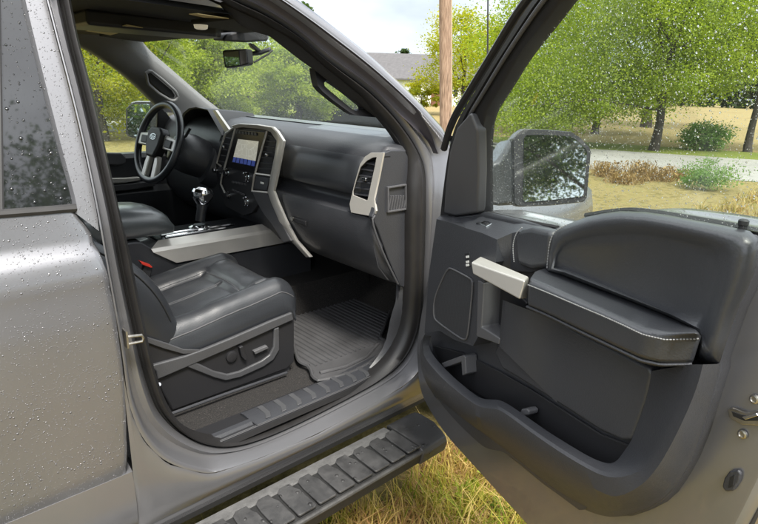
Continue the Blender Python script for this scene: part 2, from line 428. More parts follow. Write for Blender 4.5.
# ------------------------------------------------------------------- rear door
edge = [BS(u, v) for u, v in [(60,150),(72,207),(90,228),(100,247),(108,280),(115,318),(124,380),(127.5,440),(128,470)]]
edge = smooth(edge, 40, False, 1)
m = MB(); rows = []
def rd_y(z):
    if z > 1.27: return .006 + (z - 1.27) * .36
    pts = [(.66, .012), (.72, -.006), (.95, -.016), (1.10, -.020), (1.17, -.018), (1.20, -.020), (1.235, -.008), (1.26, .006), (1.275, .03)]
    return float(np.interp(z, [a for a, _ in pts], [b for _, b in pts]))
zt = 1.345
for k in range(41):
    z = .688 + (zt - .688) * k / 40
    e = min(edge, key=lambda p: abs(p.z - z)); ex = e.x
    y = rd_y(z) if z < 1.26 else .012 + (z - 1.26) * .25
    rows.append([Vector((ex - .004, y + .05, z)), Vector((ex, y + .012, z)), Vector((ex - .004, y + .003, z)), Vector((ex - .014, y, z))] + [Vector((x, y, z)) for x in np.linspace(ex - .05, -1.1, 8)])
r0 = [p + Vector((0, .03, -.006)) for p in rows[0]]
m.loft([r0] + rows)
rd = ob('rear_door', m, MAT['paint_wet'], truck, sharp=60)
def RW(u, v, off=0): return PN(u, v, (0, off + .02, 1.30), (0, 1, -.36))
fr_out = [RW(u, v) for u, v in [(38,-40),(47,0),(58,43),(69,84),(85,150),(98,213),(100,232)]]
fr_in = [RW(u, v) for u, v in [(13,-40),(22,0),(32,42),(42,84),(59,150),(74,203),(74,212)]]
fo, fi = smooth(fr_out, 24), smooth(fr_in, 24)
m = MB()
m.loft([[p + Vector((0, .05, 0)) for p in fo], fo, [p.lerp(q, .08) + Vector((0, -.006, 0)) for p, q in zip(fo, fi)], [p.lerp(q, .9) + Vector((0, -.006, 0)) for p, q in zip(fo, fi)], [q + Vector((0, .004, 0)) for q in fi], [q + Vector((0, .05, 0)) for q in fi]])
ob('window_frame', m, MAT['paint_wet'], rd, sharp=40)
gl = [RW(u, v, .008) for u, v in [(16,-40),(26,0),(46,84),(63,150),(78,205),(76,214),(0,220),(-80,228),(-160,235),(-170,-60)]]
m = MB(); m.prism(gl, (0, .005, 0)); ob('window_glass', m, MAT['dark_glass'], rd)
m = MB(); pp = [RW(u, v, .0) for u, v in [(76,208),(40,211),(0,214),(-60,219),(-160,227)]]; m.tube(pp, .009, 8); ob('window_seal', m, MAT['rubber'], rd)
m = MB(); pp = [RW(u, v, .0) for u, v in [(3,-40),(10,20),(2,214)]]; m.tube([RW(-2, -30, 0), RW(0, 90, 0), RW(2, 213, 0)], .004, 6); ob('window_divider', m, MAT['rubber'], rd)
# ------------------------------------------------------------------- running board
m = MB()
X0, X1 = -1.2, 1.235
prof = [(-.018, .452), (-.030, .462), (-.105, .462), (-.150, .458), (-.172, .452), (-.180, .440), (-.172, .405), (-.13, .385), (-.03, .39)]
m.loft([[Vector((x, y, z)) for y, z in prof] for x in np.linspace(X0, X1, 40)], closed=False, )
m.f([m.v((X1, y, z)) for y, z in prof])
board = ob('running_board', m, MAT['step_base'], truck, sharp=30)
m = MB(); m.loft([[Vector((x, y, z)) for y, z in ((-.014, .466), (-.034, .4675), (-.050, .4665), (-.054, .461))] for x in np.linspace(X0, 1.18, 60)]); ob('inner_step_strip', m, MAT['step_lt'], board)
x = X0; step = .071; k = 0
while x < 1.16:
    m = MB()
    # a raised grip block with a hooked outline
    o = [(x + .002, -.056), (x + .016, -.044), (x + .050, -.044), (x + .052, -.066), (x + .060, -.085), (x + .060, -.166), (x + .056, -.171), (x + .002, -.171), (x - .002, -.166), (x - .002, -.09)]
    m.prism([Vector((a, b, .461)) for a, b in o], (0, 0, .0075))
    if x > .2: ob('grip_pad', m, MAT['step'], board, bevel=.0025)
    else: m.bm.free()
    x += step; k += 1
m = MB(); m.tube([Vector((xx, -.176, .447)) for xx in np.linspace(X0, X1, 30)], .008, 10); ob('edge_trim', m, MAT['step_edge'], board)
m = MB(); pr2 = [(-.010, .464), (-.030, .470), (-.105, .470), (-.155, .466), (-.180, .458), (-.188, .440), (-.178, .400), (-.13, .378), (-.03, .385)]
rows = [[Vector((x, y, z)) for y, z in pr2] for x in (1.195, 1.31, 1.345)]
rows[-1] = [Vector((1.345 - (0.02 if y < -.15 else 0), y * .97, z - .006)) for y, z in pr2]
m.loft(rows, cap0=True, cap1=True); ob('end_cap', m, MAT['step'], board, bevel=.006)
m = MB(); m.box((1.192, -.095, .463), (.006, .15, .012)); ob('cap_seam', m, MAT['seam'], board)

# =================================================================== floor and sill trim
m = MB()
m.loft([[Vector((x, y, z)) for x in np.linspace(-1.3, 1.75, 30)] for y, z in ((.085, .612), (.10, .605), (.2, .597), (.35, .59), (.65, .59), (.70, .60), (.72, .75), (1.2, .75), (1.22, .6), (1.84, .6), (1.86, .62))])
m.loft([[Vector((x, y, z)) for y in np.linspace(.10, 1.86, 12)] for x, z in ((1.60, .594), (1.72, .64), (1.90, .86), (1.95, 1.2), (1.95, 1.35))])
floor = ob('floor_carpet', m, MAT['carpet'], truck, sharp=60)
# scuff plate
m = MB()
rows = []
for y, z in ((.076, .604), (.080, .616), (.110, .619), (.150, .618), (.172, .612), (.176, .598)):
    rows.append([Vector((x, y + (.0 if x < 1.1 else (x - 1.1) * .14), z)) for x in np.linspace(.735, 1.34, 40)])
m.loft(rows); m.prism([Vector((.735, .076, .6)), Vector((.735, .168, .6)), Vector((.735, .168, .616)), Vector((.735, .076, .62))], (.004, 0, 0))
scuff = ob('scuff_plate', m, MAT['plastic'], truck, sharp=40)
for k in range(9):
    x = .775 + k * .058
    m = MB(); m.prism([Vector((x + a, .088 + b, .6175)) for a, b in ((0, .0), (.018, 0), (.030, .022), (.030, .072), (.012, .072), (.012, .024))], (0, 0, .0035)); ob('raised_rib', m, MAT['plastic_mid'], scuff, bevel=.002)
m = MB(); m.loft([[Vector((x, y + max(0, x - 1.1) * .12, z)) for x in np.linspace(.40, 1.40, 30)] for y, z in ((.066, .595), (.070, .612), (.082, .6145), (.105, .613), (.185, .606), (.192, .597))]); ob('sill_liner', m, MAT['plastic_dk'], truck, sharp=40)
for yy in (.0735, .079):
    m = MB(); m.tube([Vector((x, yy + max(0, x - 1.1) * .12, .6155)) for x in np.linspace(.44, 1.36, 20)], .0014, 5); ob('sill_liner_bead', m, MAT['plastic_lt'], truck)
m = MB(); m.loft([[Vector((x, y, z)) for x in np.linspace(.46, .733, 16)] for y, z in ((.086, .606), (.098, .622), (.115, .622), (.125, .612))]); ob('rear_sill_trim', m, MAT['plastic'], truck, sharp=40)
# kick panel ahead of the opening
m = MB(); kp = [BS(u, v, .10) for u, v in [(409,160),(410,200),(409,250),(409,300),(404,335),(393,358),(372,378)]]
kq = [PY(u, v, .13) for u, v in [(398,160),(400,200),(402,250),(398,295),(390,318),(386,345),(366,372)]]
m.loft([smooth(kp, 24), smooth(kq, 24)]); m.prism([Vector((1.36, .125, .6)), Vector((1.75, .125, .6)), Vector((1.75, .125, 1.3)), Vector((1.36, .125, 1.3))], (0, .01, 0))
ob('kick_panel', m, MAT['plastic'], truck)

# =================================================================== dashboard
sec = [(1.97, 1.372), (1.80, 1.405), (1.6, 1.43), (1.40, 1.437), (1.33, 1.428), (1.285, 1.408), (1.255, 1.375), (1.240, 1.33), (1.234, 1.28), (1.236, 1.252), (1.246, 1.238), (1.275, 1.228), (1.285, 1.215), (1.28, 1.197), (1.255, 1.186), (1.236, 1.176), (1.232, 1.15), (1.236, 1.08), (1.262, 1.0), (1.32, .935), (1.40, .915), (1.6, .91)]
def dash_x(y): return .0 if y < .75 else 0.0
m = MB()
ys = [.115, .125, .15, .2, .3, .4, .5, .6, .70, .9, 1.2, 1.5, 1.75, 1.85]
rows = []
for x, z in sec:
    rows.append([Vector((x + (.03 if y < .12 else 0) + (0.0 if x > 1.5 else .0), y, z - (.012 if y < .12 else 0) + (-.03 if y < .2 and x > 1.3 and z > 1.3 else 0) * (1 - (y - .1) / .1 if y < .2 else 0))) for y in ys])
m.loft(rows)
dash = ob('dashboard', m, MAT['plastic'], truck, sharp=70)
# padded top roll in leather, a touch proud of the dash
m = MB()
pad = [(1.256, 1.372), (1.244, 1.360), (1.237, 1.345), (1.232, 1.32), (1.229, 1.28), (1.230, 1.25), (1.238, 1.238)]
brow = [(1.44, 1.4405), (1.36, 1.434), (1.31, 1.418), (1.278, 1.396), (1.256, 1.372)]
rows = [[Vector((x + (.012 if y in (.195, .675) else 0), y, z - (.006 if y in (.195, .675) else 0))) for y in (.195, .205, .28, .42, .56, .665, .675)] for x, z in pad]
m.loft(rows); ob('padded_roll', m, MAT['leather'], dash, sharp=70)
m = MB(); m.loft([[Vector((x, y, z - (.006 if y in (.195, .675) else 0))) for y in (.195, .205, .28, .42, .56, .665, .675)] for x, z in brow]); ob('dash_brow', m, MAT['dash_top'], dash, sharp=70)  # top of the pad, paler than its front to carry the sky sheen
m = MB(); m.loft([[p + Vector((0, 0, .004)) for p in r] for r in [[Vector((x, y, z)) for y in (.135, .2, .3, .5, .7, .9, 1.2, 1.5, 1.75)] for x, z in ((1.96, 1.374), (1.80, 1.405), (1.6, 1.43), (1.43, 1.436))]]); ob('dash_top', m, MAT['dash_top'], dash, sharp=90)
# glove box lid
m = MB(); gb = [(u, v) for u, v in [(284,195),(372,218),(388,250),(398,281),(306,249)]]
P = [PX(u, v, 1.231) for u, v in gb]
lid_t = [Vector((1.229, .135, 1.172)), Vector((1.229, .665, 1.178)), Vector((1.231, .655, 1.08)), Vector((1.262, .60, .985)), Vector((1.32, .56, .93)), Vector((1.32, .135, .93)), Vector((1.262, .135, .995)), Vector((1.231, .135, 1.08))]
m = MB()
rows = []
for z, x, yl, yr in ((1.177, 1.243, .668, .135), (1.174, 1.226, .665, .138), (1.15, 1.223, .66, .138), (1.08, 1.228, .645, .138), (1.0, 1.254, .595, .138), (.945, 1.30, .56, .138), (.928, 1.33, .55, .138)):
    rows.append([Vector((x + .07, yr - .012, z)), Vector((x + .004, yr - .012, z))] + [Vector((x, yr + (yl - yr) * t, z)) for t in np.linspace(0, 1, 8)])
m.loft(rows); glove = ob('glove_box', m, MAT['plastic'], dash, sharp=50)
h0 = PX(299, 221, 1.226)
m = MB(); m.box(h0, (.012, .10, .020)); ob('glove_box_latch', m, MAT['plastic_dk'], dash, bevel=.004)
m = MB(); m.lathe(h0 + Vector((-.007, .035, .004)), (-1, 0, 0), [(.009, -.002), (.009, .004), (0.0001, .004)], 16); ob('lock_barrel', m, MAT['steel'], dash)
# end panel of the dash with its side vent
ep = [(384,153),(391,150),(405,150),(410,160),(411,205),(410,250),(409,290),(400,286),(388,258),(378,230),(372,217),(374,212),(379,186)]
m = MB(); P = [PY(u, v, .110) for u, v in ep]; m.prism(P, (0, .02, 0)); ob('end_panel', m, MAT['plastic'], dash, bevel=.004)
m = MB(); fr = [(388,187),(407,184),(407,210),(388,213)]
fo_ = [PY(u, v, .102) for u, v in fr]; c = sum(fo_, Vector()) / 4; fi_ = [c + (p - c) * .86 for p in fo_]
m.loft([[p + Vector((0, .008, 0)) for p in fo_], fo_, fi_, [p + Vector((0, .012, 0)) for p in fi_]], closed=True); ob('end_vent_frame', m, MAT['plastic_lt'], dash, bevel=.0015)
m = MB(); m.prism([p + Vector((0, .0085, 0)) for p in fi_], (0, .003, 0)); ob('end_vent_back', m, MAT['seam'], dash)
m = MB()
for k in range(7):
    u = 389.5 + k * 2.5; a = PY(u + 1.5, 196, .104); b = PY(u - 1.2, 211, .104)
    m.prism([a, a + Vector((.004, 0, .001)), b + Vector((.004, 0, 0)), b], (0, .006, 0))
ob('end_vent_grille', m, MAT['plastic_lt'], dash)
# glove box edge strip
m = MB(); st = [PX(u, v, 1.222) for u, v in [(376,215),(371,219)]]; 
m.tube(smooth([PY(u, v, .108) for u, v in [(375,215.5),(371.5,219),(377,238),(386,260),(398,284)]], 20), .0035, 6); ob('edge_strip', m, MAT['plastic_lt'], dash)
# passenger air vent
def ring(m, outer, inner, x0, x1, x2):
    """bezel from outer px loop on plane x0, face at x1, inner lip sunk to x2"""
    c0 = [PX(u, v, x1) for u, v in outer]; a = [Vector((x0, p.y, p.z)) for p in c0]
    d = [PX(u, v, x1) for u, v in inner]; e = [Vector((x2, p.y, p.z)) for p in d]
    m.loft([[Vector((x1 + .007, p.y, p.z)) for p in a], c0, d, [Vector((x1 + .003, p.y, p.z)) for p in d]], closed=True)
def vent(outer, inner, x, nslat, name='air_vent', lean=0):
    m = MB(); ring(m, outer, inner, x, x - .012, x + .03)
    fr = ob(name, m, MAT['silver'], dash, bevel=.003)
    d = [PX(u, v, x - .012) for u, v in inner]; m = MB(); m.loft([[Vector((x - .009, p.y, p.z)) for p in d], [Vector((x + .05, p.y, p.z)) for p in d]], closed=True, cap1=True); ob('vent_throat', m, MAT['seam'], dash)
    top = min(v for _, v in inner); bot = max(v for _, v in inner)
    return fr
vo = [(370.7,152.7),(383.4,152.7),(379,176),(374,199),(376,211),(374.5,214.5),(370,216),(351,212.5),(349.5,204),(354,185),(360,164),(365,156.5)]
vi = [(372.7,157.5),(376.5,157),(374.4,168),(371.5,181),(367.6,199.5),(366.4,200.5),(360,198),(353,195),(352.8,191),(356.3,179),(360.5,167),(367,160.5)]
vent(vo, vi, 1.232, 7)
def slats(inner, x, n, mat, name):
    mm = MB()
    us = [u for u, _ in inner]; 
    for k in range(n):
        t = (k + 1) / (n + 1)
        v = min(v for _, v in inner) * (1 - t) + max(v for _, v in inner) * t
        # crossings of the row with the outline
        cr = []
        for (u0, v0), (u1, v1) in zip(inner, inner[1:] + inner[:1]):
            if (v0 - v) * (v1 - v) < 0: cr.append(u0 + (u1 - u0) * (v - v0) / (v1 - v0))
        if len(cr) < 2: continue
        a, b = PX(min(cr) + .2, v - 1.0, x), PX(max(cr) - .2, v + 1.2, x)
        mm.prism([a + Vector((-.004, 0, -.003)), b + Vector((-.004, 0, -.003)), b + Vector((.02, 0, .004)), a + Vector((.02, 0, .004))], (0, 0, .003))
    ob(name, mm, mat, dash)
slats(vi, 1.230, 6, MAT['plastic'], 'vent_grille')
pk = PX(365, 179, 1.222); m = MB(); m.box(pk, (.014, .022, .012)); ob('vent_knob', m, MAT['chrome'], dash, bevel=.003)

# ------------------------------------------------------------------- centre stack
XS = 1.222
so = [(225,134),(233,125),(240,123.5),(258,125),(273.4,127),(279,131),(285.4,140.7),(282,160),(278.8,175.4),(274.3,191.4),(277.4,202),(286,221),(296,240),(310,256),(306,257.5),(292,241),(280,219),(271.5,202),(268,192),(256,189)]
# black fascia behind everything
fa = [(221,138),(234,127),(268,129),(277,141),(271,172),(268,193),(262,199),(252,213),(243,216),(226,207),(219,190),(215,166)]
m = MB(); m.prism([PX(u, v, XS) for u, v in fa], (.06, 0, 0)); stack = ob('center_stack', m, MAT['plastic_dk'], truck, bevel=.004)
# champagne frame, right leg and top
ro = [(232,125.5),(240,123.5),(258,124.5),(273,127),(277.5,131.5),(283.5,141),(280,160),(277,175.4),(273.5,191),(277.6,202),(286,221),(296,240),(311,257)]
ri = [(235,128.5),(241,127.3),(257,128.7),(266,130),(270.5,132),(276.6,140.9),(274.5,155),(270.8,173),(267.6,192),(271,202.5),(279,221),(291,241),(306,257)]
dep = [.0] * 10 + [.012, .03, .06]
m = MB()
A = [PX(u, v, XS - .018 + d) for (u, v), d in zip(ro, dep)]; B = [PX(u, v, XS - .014 + d) for (u, v), d in zip(ri, dep)]
m.loft([[p + Vector((.010, 0, 0)) for p in A], [p + Vector((.008, 0, 0)) for p in A], A, [p.lerp(q, .12) + Vector((-.004, 0, 0)) for p, q in zip(A, B)], [p.lerp(q, .9) + Vector((-.003, 0, 0)) for p, q in zip(A, B)], B, [p + Vector((.03, 0, 0)) for p in B]])
ob('stack_frame', m, MAT['silver'], stack, sharp=45)
for pts in ([(235.5,127.5),(228,155),(221.5,178),(220.8,184),(225.5,194)], [(267,131),(261,152),(254,177),(252,191),(268,192.5)], [(256,173.6),(270.5,175.6)], [(225.5,133.5),(221,147),(216.8,163),(221,166)], [(234.5,127),(225.5,133.5)]):
    m = MB(); m.tube([PX(u, v, XS - .008) for u, v in pts], .0042, 8); ob('divider_strip', m, MAT['silver'], stack)
# side cheek of the stack
ck = [(252,192),(267,193),(271.5,203),(280,221),(291,241),(283,243),(272,225),(264,215),(258,205)]
m = MB(); m.prism([PX(u, v, XS - .004) for u, v in ck], (.05, 0, 0)); ob('stack_cheek', m, MAT['plastic_lt'], stack, bevel=.004)
# touchscreen
sb = [(236.5,129.5),(265.5,132),(254.5,174.5),(228,167.5)]
m = MB(); m.prism([PX(u, v, XS - .007) for u, v in sb], (.012, 0, 0)); ts = ob('touchscreen_surround', m, MAT['gloss_black'], stack, bevel=.002)
def _screen():
    mm, n, l, p = newmat('lit_map_screen')
    c = n.new('ShaderNodeTexCoord'); sp = n.new('ShaderNodeSeparateXYZ'); l.new(c.outputs['UV'], sp.inputs[0])
    nz = n.new('ShaderNodeTexVoronoi'); nz.feature = 'DISTANCE_TO_EDGE'; nz.inputs['Scale'].default_value = 4.5; l.new(c.outputs['UV'], nz.inputs['Vector'])
    mp = ramp(n, l, nz.outputs['Distance'], [(.0, (.60, .60, .54)), (.03, (.44, .43, .36))])
    ic = n.new('ShaderNodeTexBrick'); ic.inputs['Scale'].default_value = 1; ic.offset = 0; ic.inputs['Brick Width'].default_value = 1 / 6; ic.inputs['Row Height'].default_value = .25
    ic.inputs['Mortar Size'].default_value = .018; ic.inputs['Color1'].default_value = (.04, .06, .22, 1); ic.inputs['Color2'].default_value = (.06, .10, .30, 1); ic.inputs['Mortar'].default_value = (.008, .012, .05, 1)
    l.new(c.outputs['UV'], ic.inputs['Vector'])
    a = math_(n, l, 'LESS_THAN', sp.outputs[1], .23)
    mx = n.new('ShaderNodeMix'); mx.data_type = 'RGBA'; l.new(a, mx.inputs[0]); l.new(mp.outputs[0], mx.inputs[6]); l.new(ic.outputs[0], mx.inputs[7])
    l.new(mx.outputs[2], p.inputs['Base Color']); l.new(mx.outputs[2], p.inputs['Emission Color']); p.inputs['Emission Strength'].default_value = .30
    p.inputs['Roughness'].default_value = .15; return mm
MAT['screen'] = _screen()
q = [PX(u, v, XS - .0085) for u, v in [(232,162),(254.7,166.7),(258.7,141.4),(238,139)]]
m = MB(); uvl = m.bm.loops.layers.uv.new('UVMap'); f = m.f([m.v(p) for p in q])
for lp, uv in zip(f.loops, ((0, 0), (1, 0), (1, 1), (0, 1))): lp[uvl].uv = uv
o_ = ob('touchscreen', m, MAT['screen'], stack)
# stack vents
for inner, name in (([(226.5,134.5),(233.5,129.5),(219.5,178),(218,163)], 'vent_slat'), ([(268.5,132.5),(276,141),(270.2,173),(257.5,172)], 'vent_slat')):
    mm = MB()
    for k in range(7):
        t = (k + .7) / 7.4
        v = inner[0][1] * (1 - t) + inner[2][1] * t if name else 0
        cr = []
        for (u0, v0), (u1, v1) in zip(inner, inner[1:] + inner[:1]):
            if (v0 - v) * (v1 - v) < 0: cr.append(u0 + (u1 - u0) * (v - v0) / (v1 - v0))
        if len(cr) < 2: continue
        a, b = PX(min(cr) + .3, v - .4, XS - .006), PX(max(cr) - .3, v + .6, XS - .006)
        mm.prism([a, b, b + Vector((.02, 0, .006)), a + Vector((.02, 0, .006))], (0, 0, .003))
    ob('vent_grille', mm, MAT['plastic'], stack)
for u, v in ((267, 155), (224, 147)):
    m = MB(); m.box(PX(u, v, XS - .01), (.012, .016, .012)); ob('vent_knob', m, MAT['chrome'], stack, bevel=.003)
for u, v, r in ((227.5,172.5,.017), (247,177,.021), (216.5,170,.012), (229,195,.015), (246.5,201.5,.020)):
    m = MB(); c = PX(u, v, XS); m.lathe(c, (-1, 0, 0), [(r * 1.15, 0), (r * 1.15, .004), (r, .006), (r * .95, .015), (r * .82, .017)], 24); k_ = ob('control_knob', m, MAT['chrome'], stack, sharp=30)
    m = MB(); m.lathe(c + Vector((-.0168, 0, 0)), (-1, 0, 0), [(r * .82, 0), (r * .78, .002), (.0001, .002)], 24); ob('knob_face', m, MAT['plastic_dk'], stack)
for k in range(7):
    u = 237 + k * 3.1; v = 132.2 + k * .32
    m = MB(); m.box(PX(u, v, XS - .009), (.005, .020, .012)); ob('stack_button', m, MAT['plastic'], stack, bevel=.002)
for k in range(5):
    m = MB(); m.box(PX(233 + k * 3.0, 182 + k * .5, XS - .003), (.008, .016, .009)); ob('stack_button', m, MAT['plastic_lt'], stack, bevel=.002)
    m = MB(); m.box(PX(233 + k * 2.6, 190 + k * 1.1, XS - .003), (.008, .016, .009)); ob('stack_button', m, MAT['plastic_lt'], stack, bevel=.002)
m = MB(); m.prism([PX(u, v, XS - .007) for u, v in [(256,176),(269.5,178),(266.5,190.5),(253.5,188.5)]], (.01, 0, 0)); ob('switch_panel', m, MAT['plastic'], stack, bevel=.002)
m = MB(); m.box(PX(262, 183, XS - .009), (.004, .022, .008)); ob('switch_mark', m, MAT['white'], stack, bevel=.001)
# ------------------------------------------------------------------- instrument hood
hd = [(185,151),(184.5,120),(187,113),(192.5,108.3),(200,107),(211.5,109.5),(217,119),(226,135),(221,147),(216,163)]
P = [PX(u, v, 1.26) for u, v in hd]
m = MB(); c = sum(P, Vector()) / len(P)
fr_ = [p + Vector((-.02, 0, 0)) for p in P]; inn = [c + (p - c) * .93 + Vector((-.015, 0, 0)) for p in P]; bk = [c + (p - c) * .8 + Vector((.12, 0, 0)) for p in P]
m.loft([[p + Vector((.22, 0, -.02)) for p in P], fr_, inn, bk], closed=True, cap1=True)
hood = ob('instrument_hood', m, MAT['plastic_dk'], truck, sharp=40)
m = MB(); a = [PX(u, v, 1.238) for u, v in [(212.5,110.2),(218,120),(226.5,135),(224,139.5)]]; b = [PX(u, v, 1.238) for u, v in [(215.5,110.2),(221.5,119),(229.3,130),(227,136)]]
m.loft([[p + Vector((.02, 0, 0)) for p in a], a, b, [p + Vector((.012, 0, 0)) for p in b]]); ob('hood_trim', m, MAT['silver'], hood, sharp=40)
m = MB(); cc = PX(207, 141, 1.30); m.lathe(cc, (-1, 0, 0), [(.05, 0), (.05, .01), (.046, .01), (.046, .004), (.0001, .004)], 28); ob('gauge', m, MAT['gloss_black'], hood)
m = MB(); m.box(PX(211, 144, 1.285), (.004, .03, .008)); ob('gauge_light', m, simple('blue_gauge_mark', (.05, .18, .5), .4), hood)
m = MB(); m.box(PX(217, 137.5, 1.285), (.004, .012, .006)); ob('warning_light', m, MAT['red'], hood)
# steering column
m = MB(); a0 = Vector((1.08, 1.36, 1.30)); a1 = Vector((1.32, 1.30, 1.19))
ax = (a1 - a0).normalized(); m.lathe(a0, ax, [(.055, 0), (.085, .03), (.095, .08), (.09, .16), (.11, .17), (.12, .26)], 24); ob('steering_column', m, MAT['plastic'], truck, sharp=50)
# ------------------------------------------------------------------- steering wheel
WC = PY(161, 142.5, 1.40)
wt = PY(168, 103.5, 1.40); wb = PY(148.5, 181, 1.40)
upv = (wt - wb); RAD = upv.length / 2; upv.normalize()
WC = (wt + wb) / 2
side = Vector((0, 1, 0)); side = Vector((-.10, 1, 0)); side = (side - upv * side.dot(upv)).normalized()
nrm = side.cross(upv); 
if nrm.x > 0: nrm = -nrm
def WP(a, b, h=0): return WC + side * a + upv * b + nrm * h
sw_m = MB(); RR = RAD - .005
sw_m.tube([WP(math.cos(t) * RR, math.sin(t) * RR) for t in np.linspace(0, 2 * math.pi, 64, endpoint=False)], .0165, 12, closed=True)
sw = ob('steering_wheel', sw_m, MAT['leather'], truck, sharp=80)
k = RAD / .19
def wpoly(pts, h0, h1): 
    m = MB(); m.prism([WP(a * k, b * k, h0) for a, b in pts], nrm * (h1 - h0)); return m
ob('wheel_hub', wpoly([(-.068, .045), (-.04, .068), (.04, .068), (.068, .045), (.062, -.02), (.035, -.075), (-.035, -.075), (-.062, -.02)], -.02, .03), MAT['plastic_dk'], sw, bevel=.012, seg=3)
for sg in (-1, 1):
    ob('wheel_spoke', wpoly([(sg * .060, .040), (sg * .175, .030), (sg * .178, -.030), (sg * .060, -.025)], -.012, .010), MAT['silver'], sw, bevel=.006)
    ob('spoke_switch', wpoly([(sg * .085, .022), (sg * .145, .020), (sg * .142, -.018), (sg * .085, -.016)], .008, .016), MAT['plastic_dk'], sw, bevel=.004)
    ob('lower_spoke', wpoly([(sg * .022, -.068), (sg * .05, -.062), (sg * .062, -.10), (sg * .066, -.172), (sg * .028, -.182), (sg * .024, -.10)], -.012, .012), MAT['silver'], sw, bevel=.006)
def ellip(m, a, b, h, n=32): m.f([m.v(WP(a * k * math.cos(t), .02 * k + b * k * math.sin(t), h)) for t in np.linspace(0, 2 * math.pi, n, endpoint=False)])
m = MB(); ellip(m, .030, .0145, .0315); ob('emblem_rim', m, MAT['chrome'], sw)
m = MB(); ellip(m, .027, .0120, .0322); em = ob('emblem', m, simple('emblem_blue', (.006, .010, .035), .2), sw)
fc = bpy.data.curves.new('emblem_script', 'FONT'); fc.body = 'Ford'; fc.size = .024 * k; fc.align_x = 'CENTER'; fc.align_y = 'CENTER'; fc.extrude = .0006; fc.shear = .35
ft = bpy.data.objects.new('emblem_script', fc); COL.objects.link(ft); fc.materials.append(MAT['chrome'])
rm = Matrix((( -side.x, upv.x, nrm.x, 0), (-side.y, upv.y, nrm.y, 0), (-side.z, upv.z, nrm.z, 0), (0, 0, 0, 1))).transposed().transposed()
xa = upv.cross(nrm)
rm = Matrix(((xa.x, upv.x, nrm.x, 0), (xa.y, upv.y, nrm.y, 0), (xa.z, upv.z, nrm.z, 0), (0, 0, 0, 1)))
bpy.context.view_layer.update()
tm = bpy.data.meshes.new_from_object(ft.evaluated_get(bpy.context.evaluated_depsgraph_get())); bpy.data.objects.remove(ft)
tm.transform(Matrix.Translation(WP(0, .019 * k, .0328)) @ rm); ft = bpy.data.objects.new('emblem_script', tm); COL.objects.link(ft); ft.parent = sw
m = MB(); m.tube([WC + side * .06 - nrm * .05, WC + side * .17 - nrm * .05 + upv * .03, WC + side * .21 - nrm * .05 + upv * .045], .008, 8); ob('signal_stalk', m, MAT['plastic_dk'], truck)
m = MB(); m.tube([WC - side * .05 - nrm * .05 + upv * .02, WC - side * .13 - nrm * .05 + upv * .06, WC - side * .15 - nrm * .05 + upv * .10], .007, 8); ob('wiper_stalk', m, MAT['plastic_dk'], truck)
# =================================================================== centre console
YC = .84
m = MB()
body = [(-.3,1.02),(.70,1.02),(.725,1.015),(.86,.905),(1.33,.905),(1.5,.9),(1.5,.60),(-.3,.60)]
m.prism([Vector((x, YC + .008, z)) for x, z in body], (0, .29, 0)); con = ob('center_console', m, MAT['plastic'], truck, bevel=.008)
m = MB()
xa = np.linspace(0, 1, 8)
bb = [PY(u, v, YC - .004) for u, v in [(155,236.5),(176,259.5)]]
rows = []
for y, z, xl, xr in ((YC + .03, .905, .86, 1.36), (YC - .004, .915, .845, 1.35), (YC - .004, .972, .76, 1.30), (YC + .003, .985, .755, 1.292), (YC + .045, 1.003, .80, 1.285), (YC + .055, .998, .82, 1.28), (YC + .055, .97, .82, 1.28)):
    rows.append([Vector((xl + (xr - xl) * t, y, z)) for t in xa])
m.loft(rows); ob('console_trim', m, MAT['silver'], con, sharp=25)
m = MB(); m.prism([Vector((x, y, .985)) for x, y in ((.80, YC + .05), (1.29, YC + .05), (1.29, YC + .25), (.80, YC + .25))], (0, 0, .012)); ob('shifter_plate', m, MAT['gloss_black'], con, bevel=.003)
for y in (YC + .075, YC + .115):
    m = MB(); m.tube([Vector((x, y, 1.003)) for x in (.84, .95, 1.05, 1.16 if y > YC + .1 else 1.10)], .006, 8); ob('chrome_strip', m, MAT['chrome'], con)
m = MB(); m.prism([Vector((x, y, .996)) for x, y in ((.86, YC + .082), (1.12, YC + .082), (1.10, YC + .108), (.86, YC + .108))], (0, 0, .004)); ob('cup_holder_rim', m, MAT['plastic_dk'], con, bevel=.002)
SH = Vector((1.02, YC + .15, 1.0))
top = PY(204, 193, YC + .15); 
m = MB(); m.lathe(SH + Vector((0, 0, -.005)), (0, 0, 1), [(.05, 0), (.045, .012), (.028, .02), (.024, .02)], 24); ob('shifter_collar', m, MAT['chrome'], con)
m = MB(); bs = PY(200, 221, YC + .15); m.tube([bs, bs.lerp(top, .4), bs.lerp(top, .75), top], [.020, .021, .027, .022], 14); sh = ob('gear_shifter', m, MAT['leather'], con)
m = MB(); m.lathe(top + Vector((-.01, 0, -.020)), (top - bs), [(.020, -.028), (.034, -.012), (.043, .006), (.045, .022), (.040, .036), (.026, .045), (.0001, .048)], 28); ob('shifter_knob', m, MAT['chrome'], con, sharp=25)
kp = PY(206.5, 194.5, YC + .105); m = MB(); m.prism([PY(u, v, YC + .100) for u, v in [(204,196.5),(210,193),(213.5,196),(208.5,202),(204.5,201)]], (0, .006, 0)); ob('knob_inlay', m, MAT['plastic_dk'], con, bevel=.001)
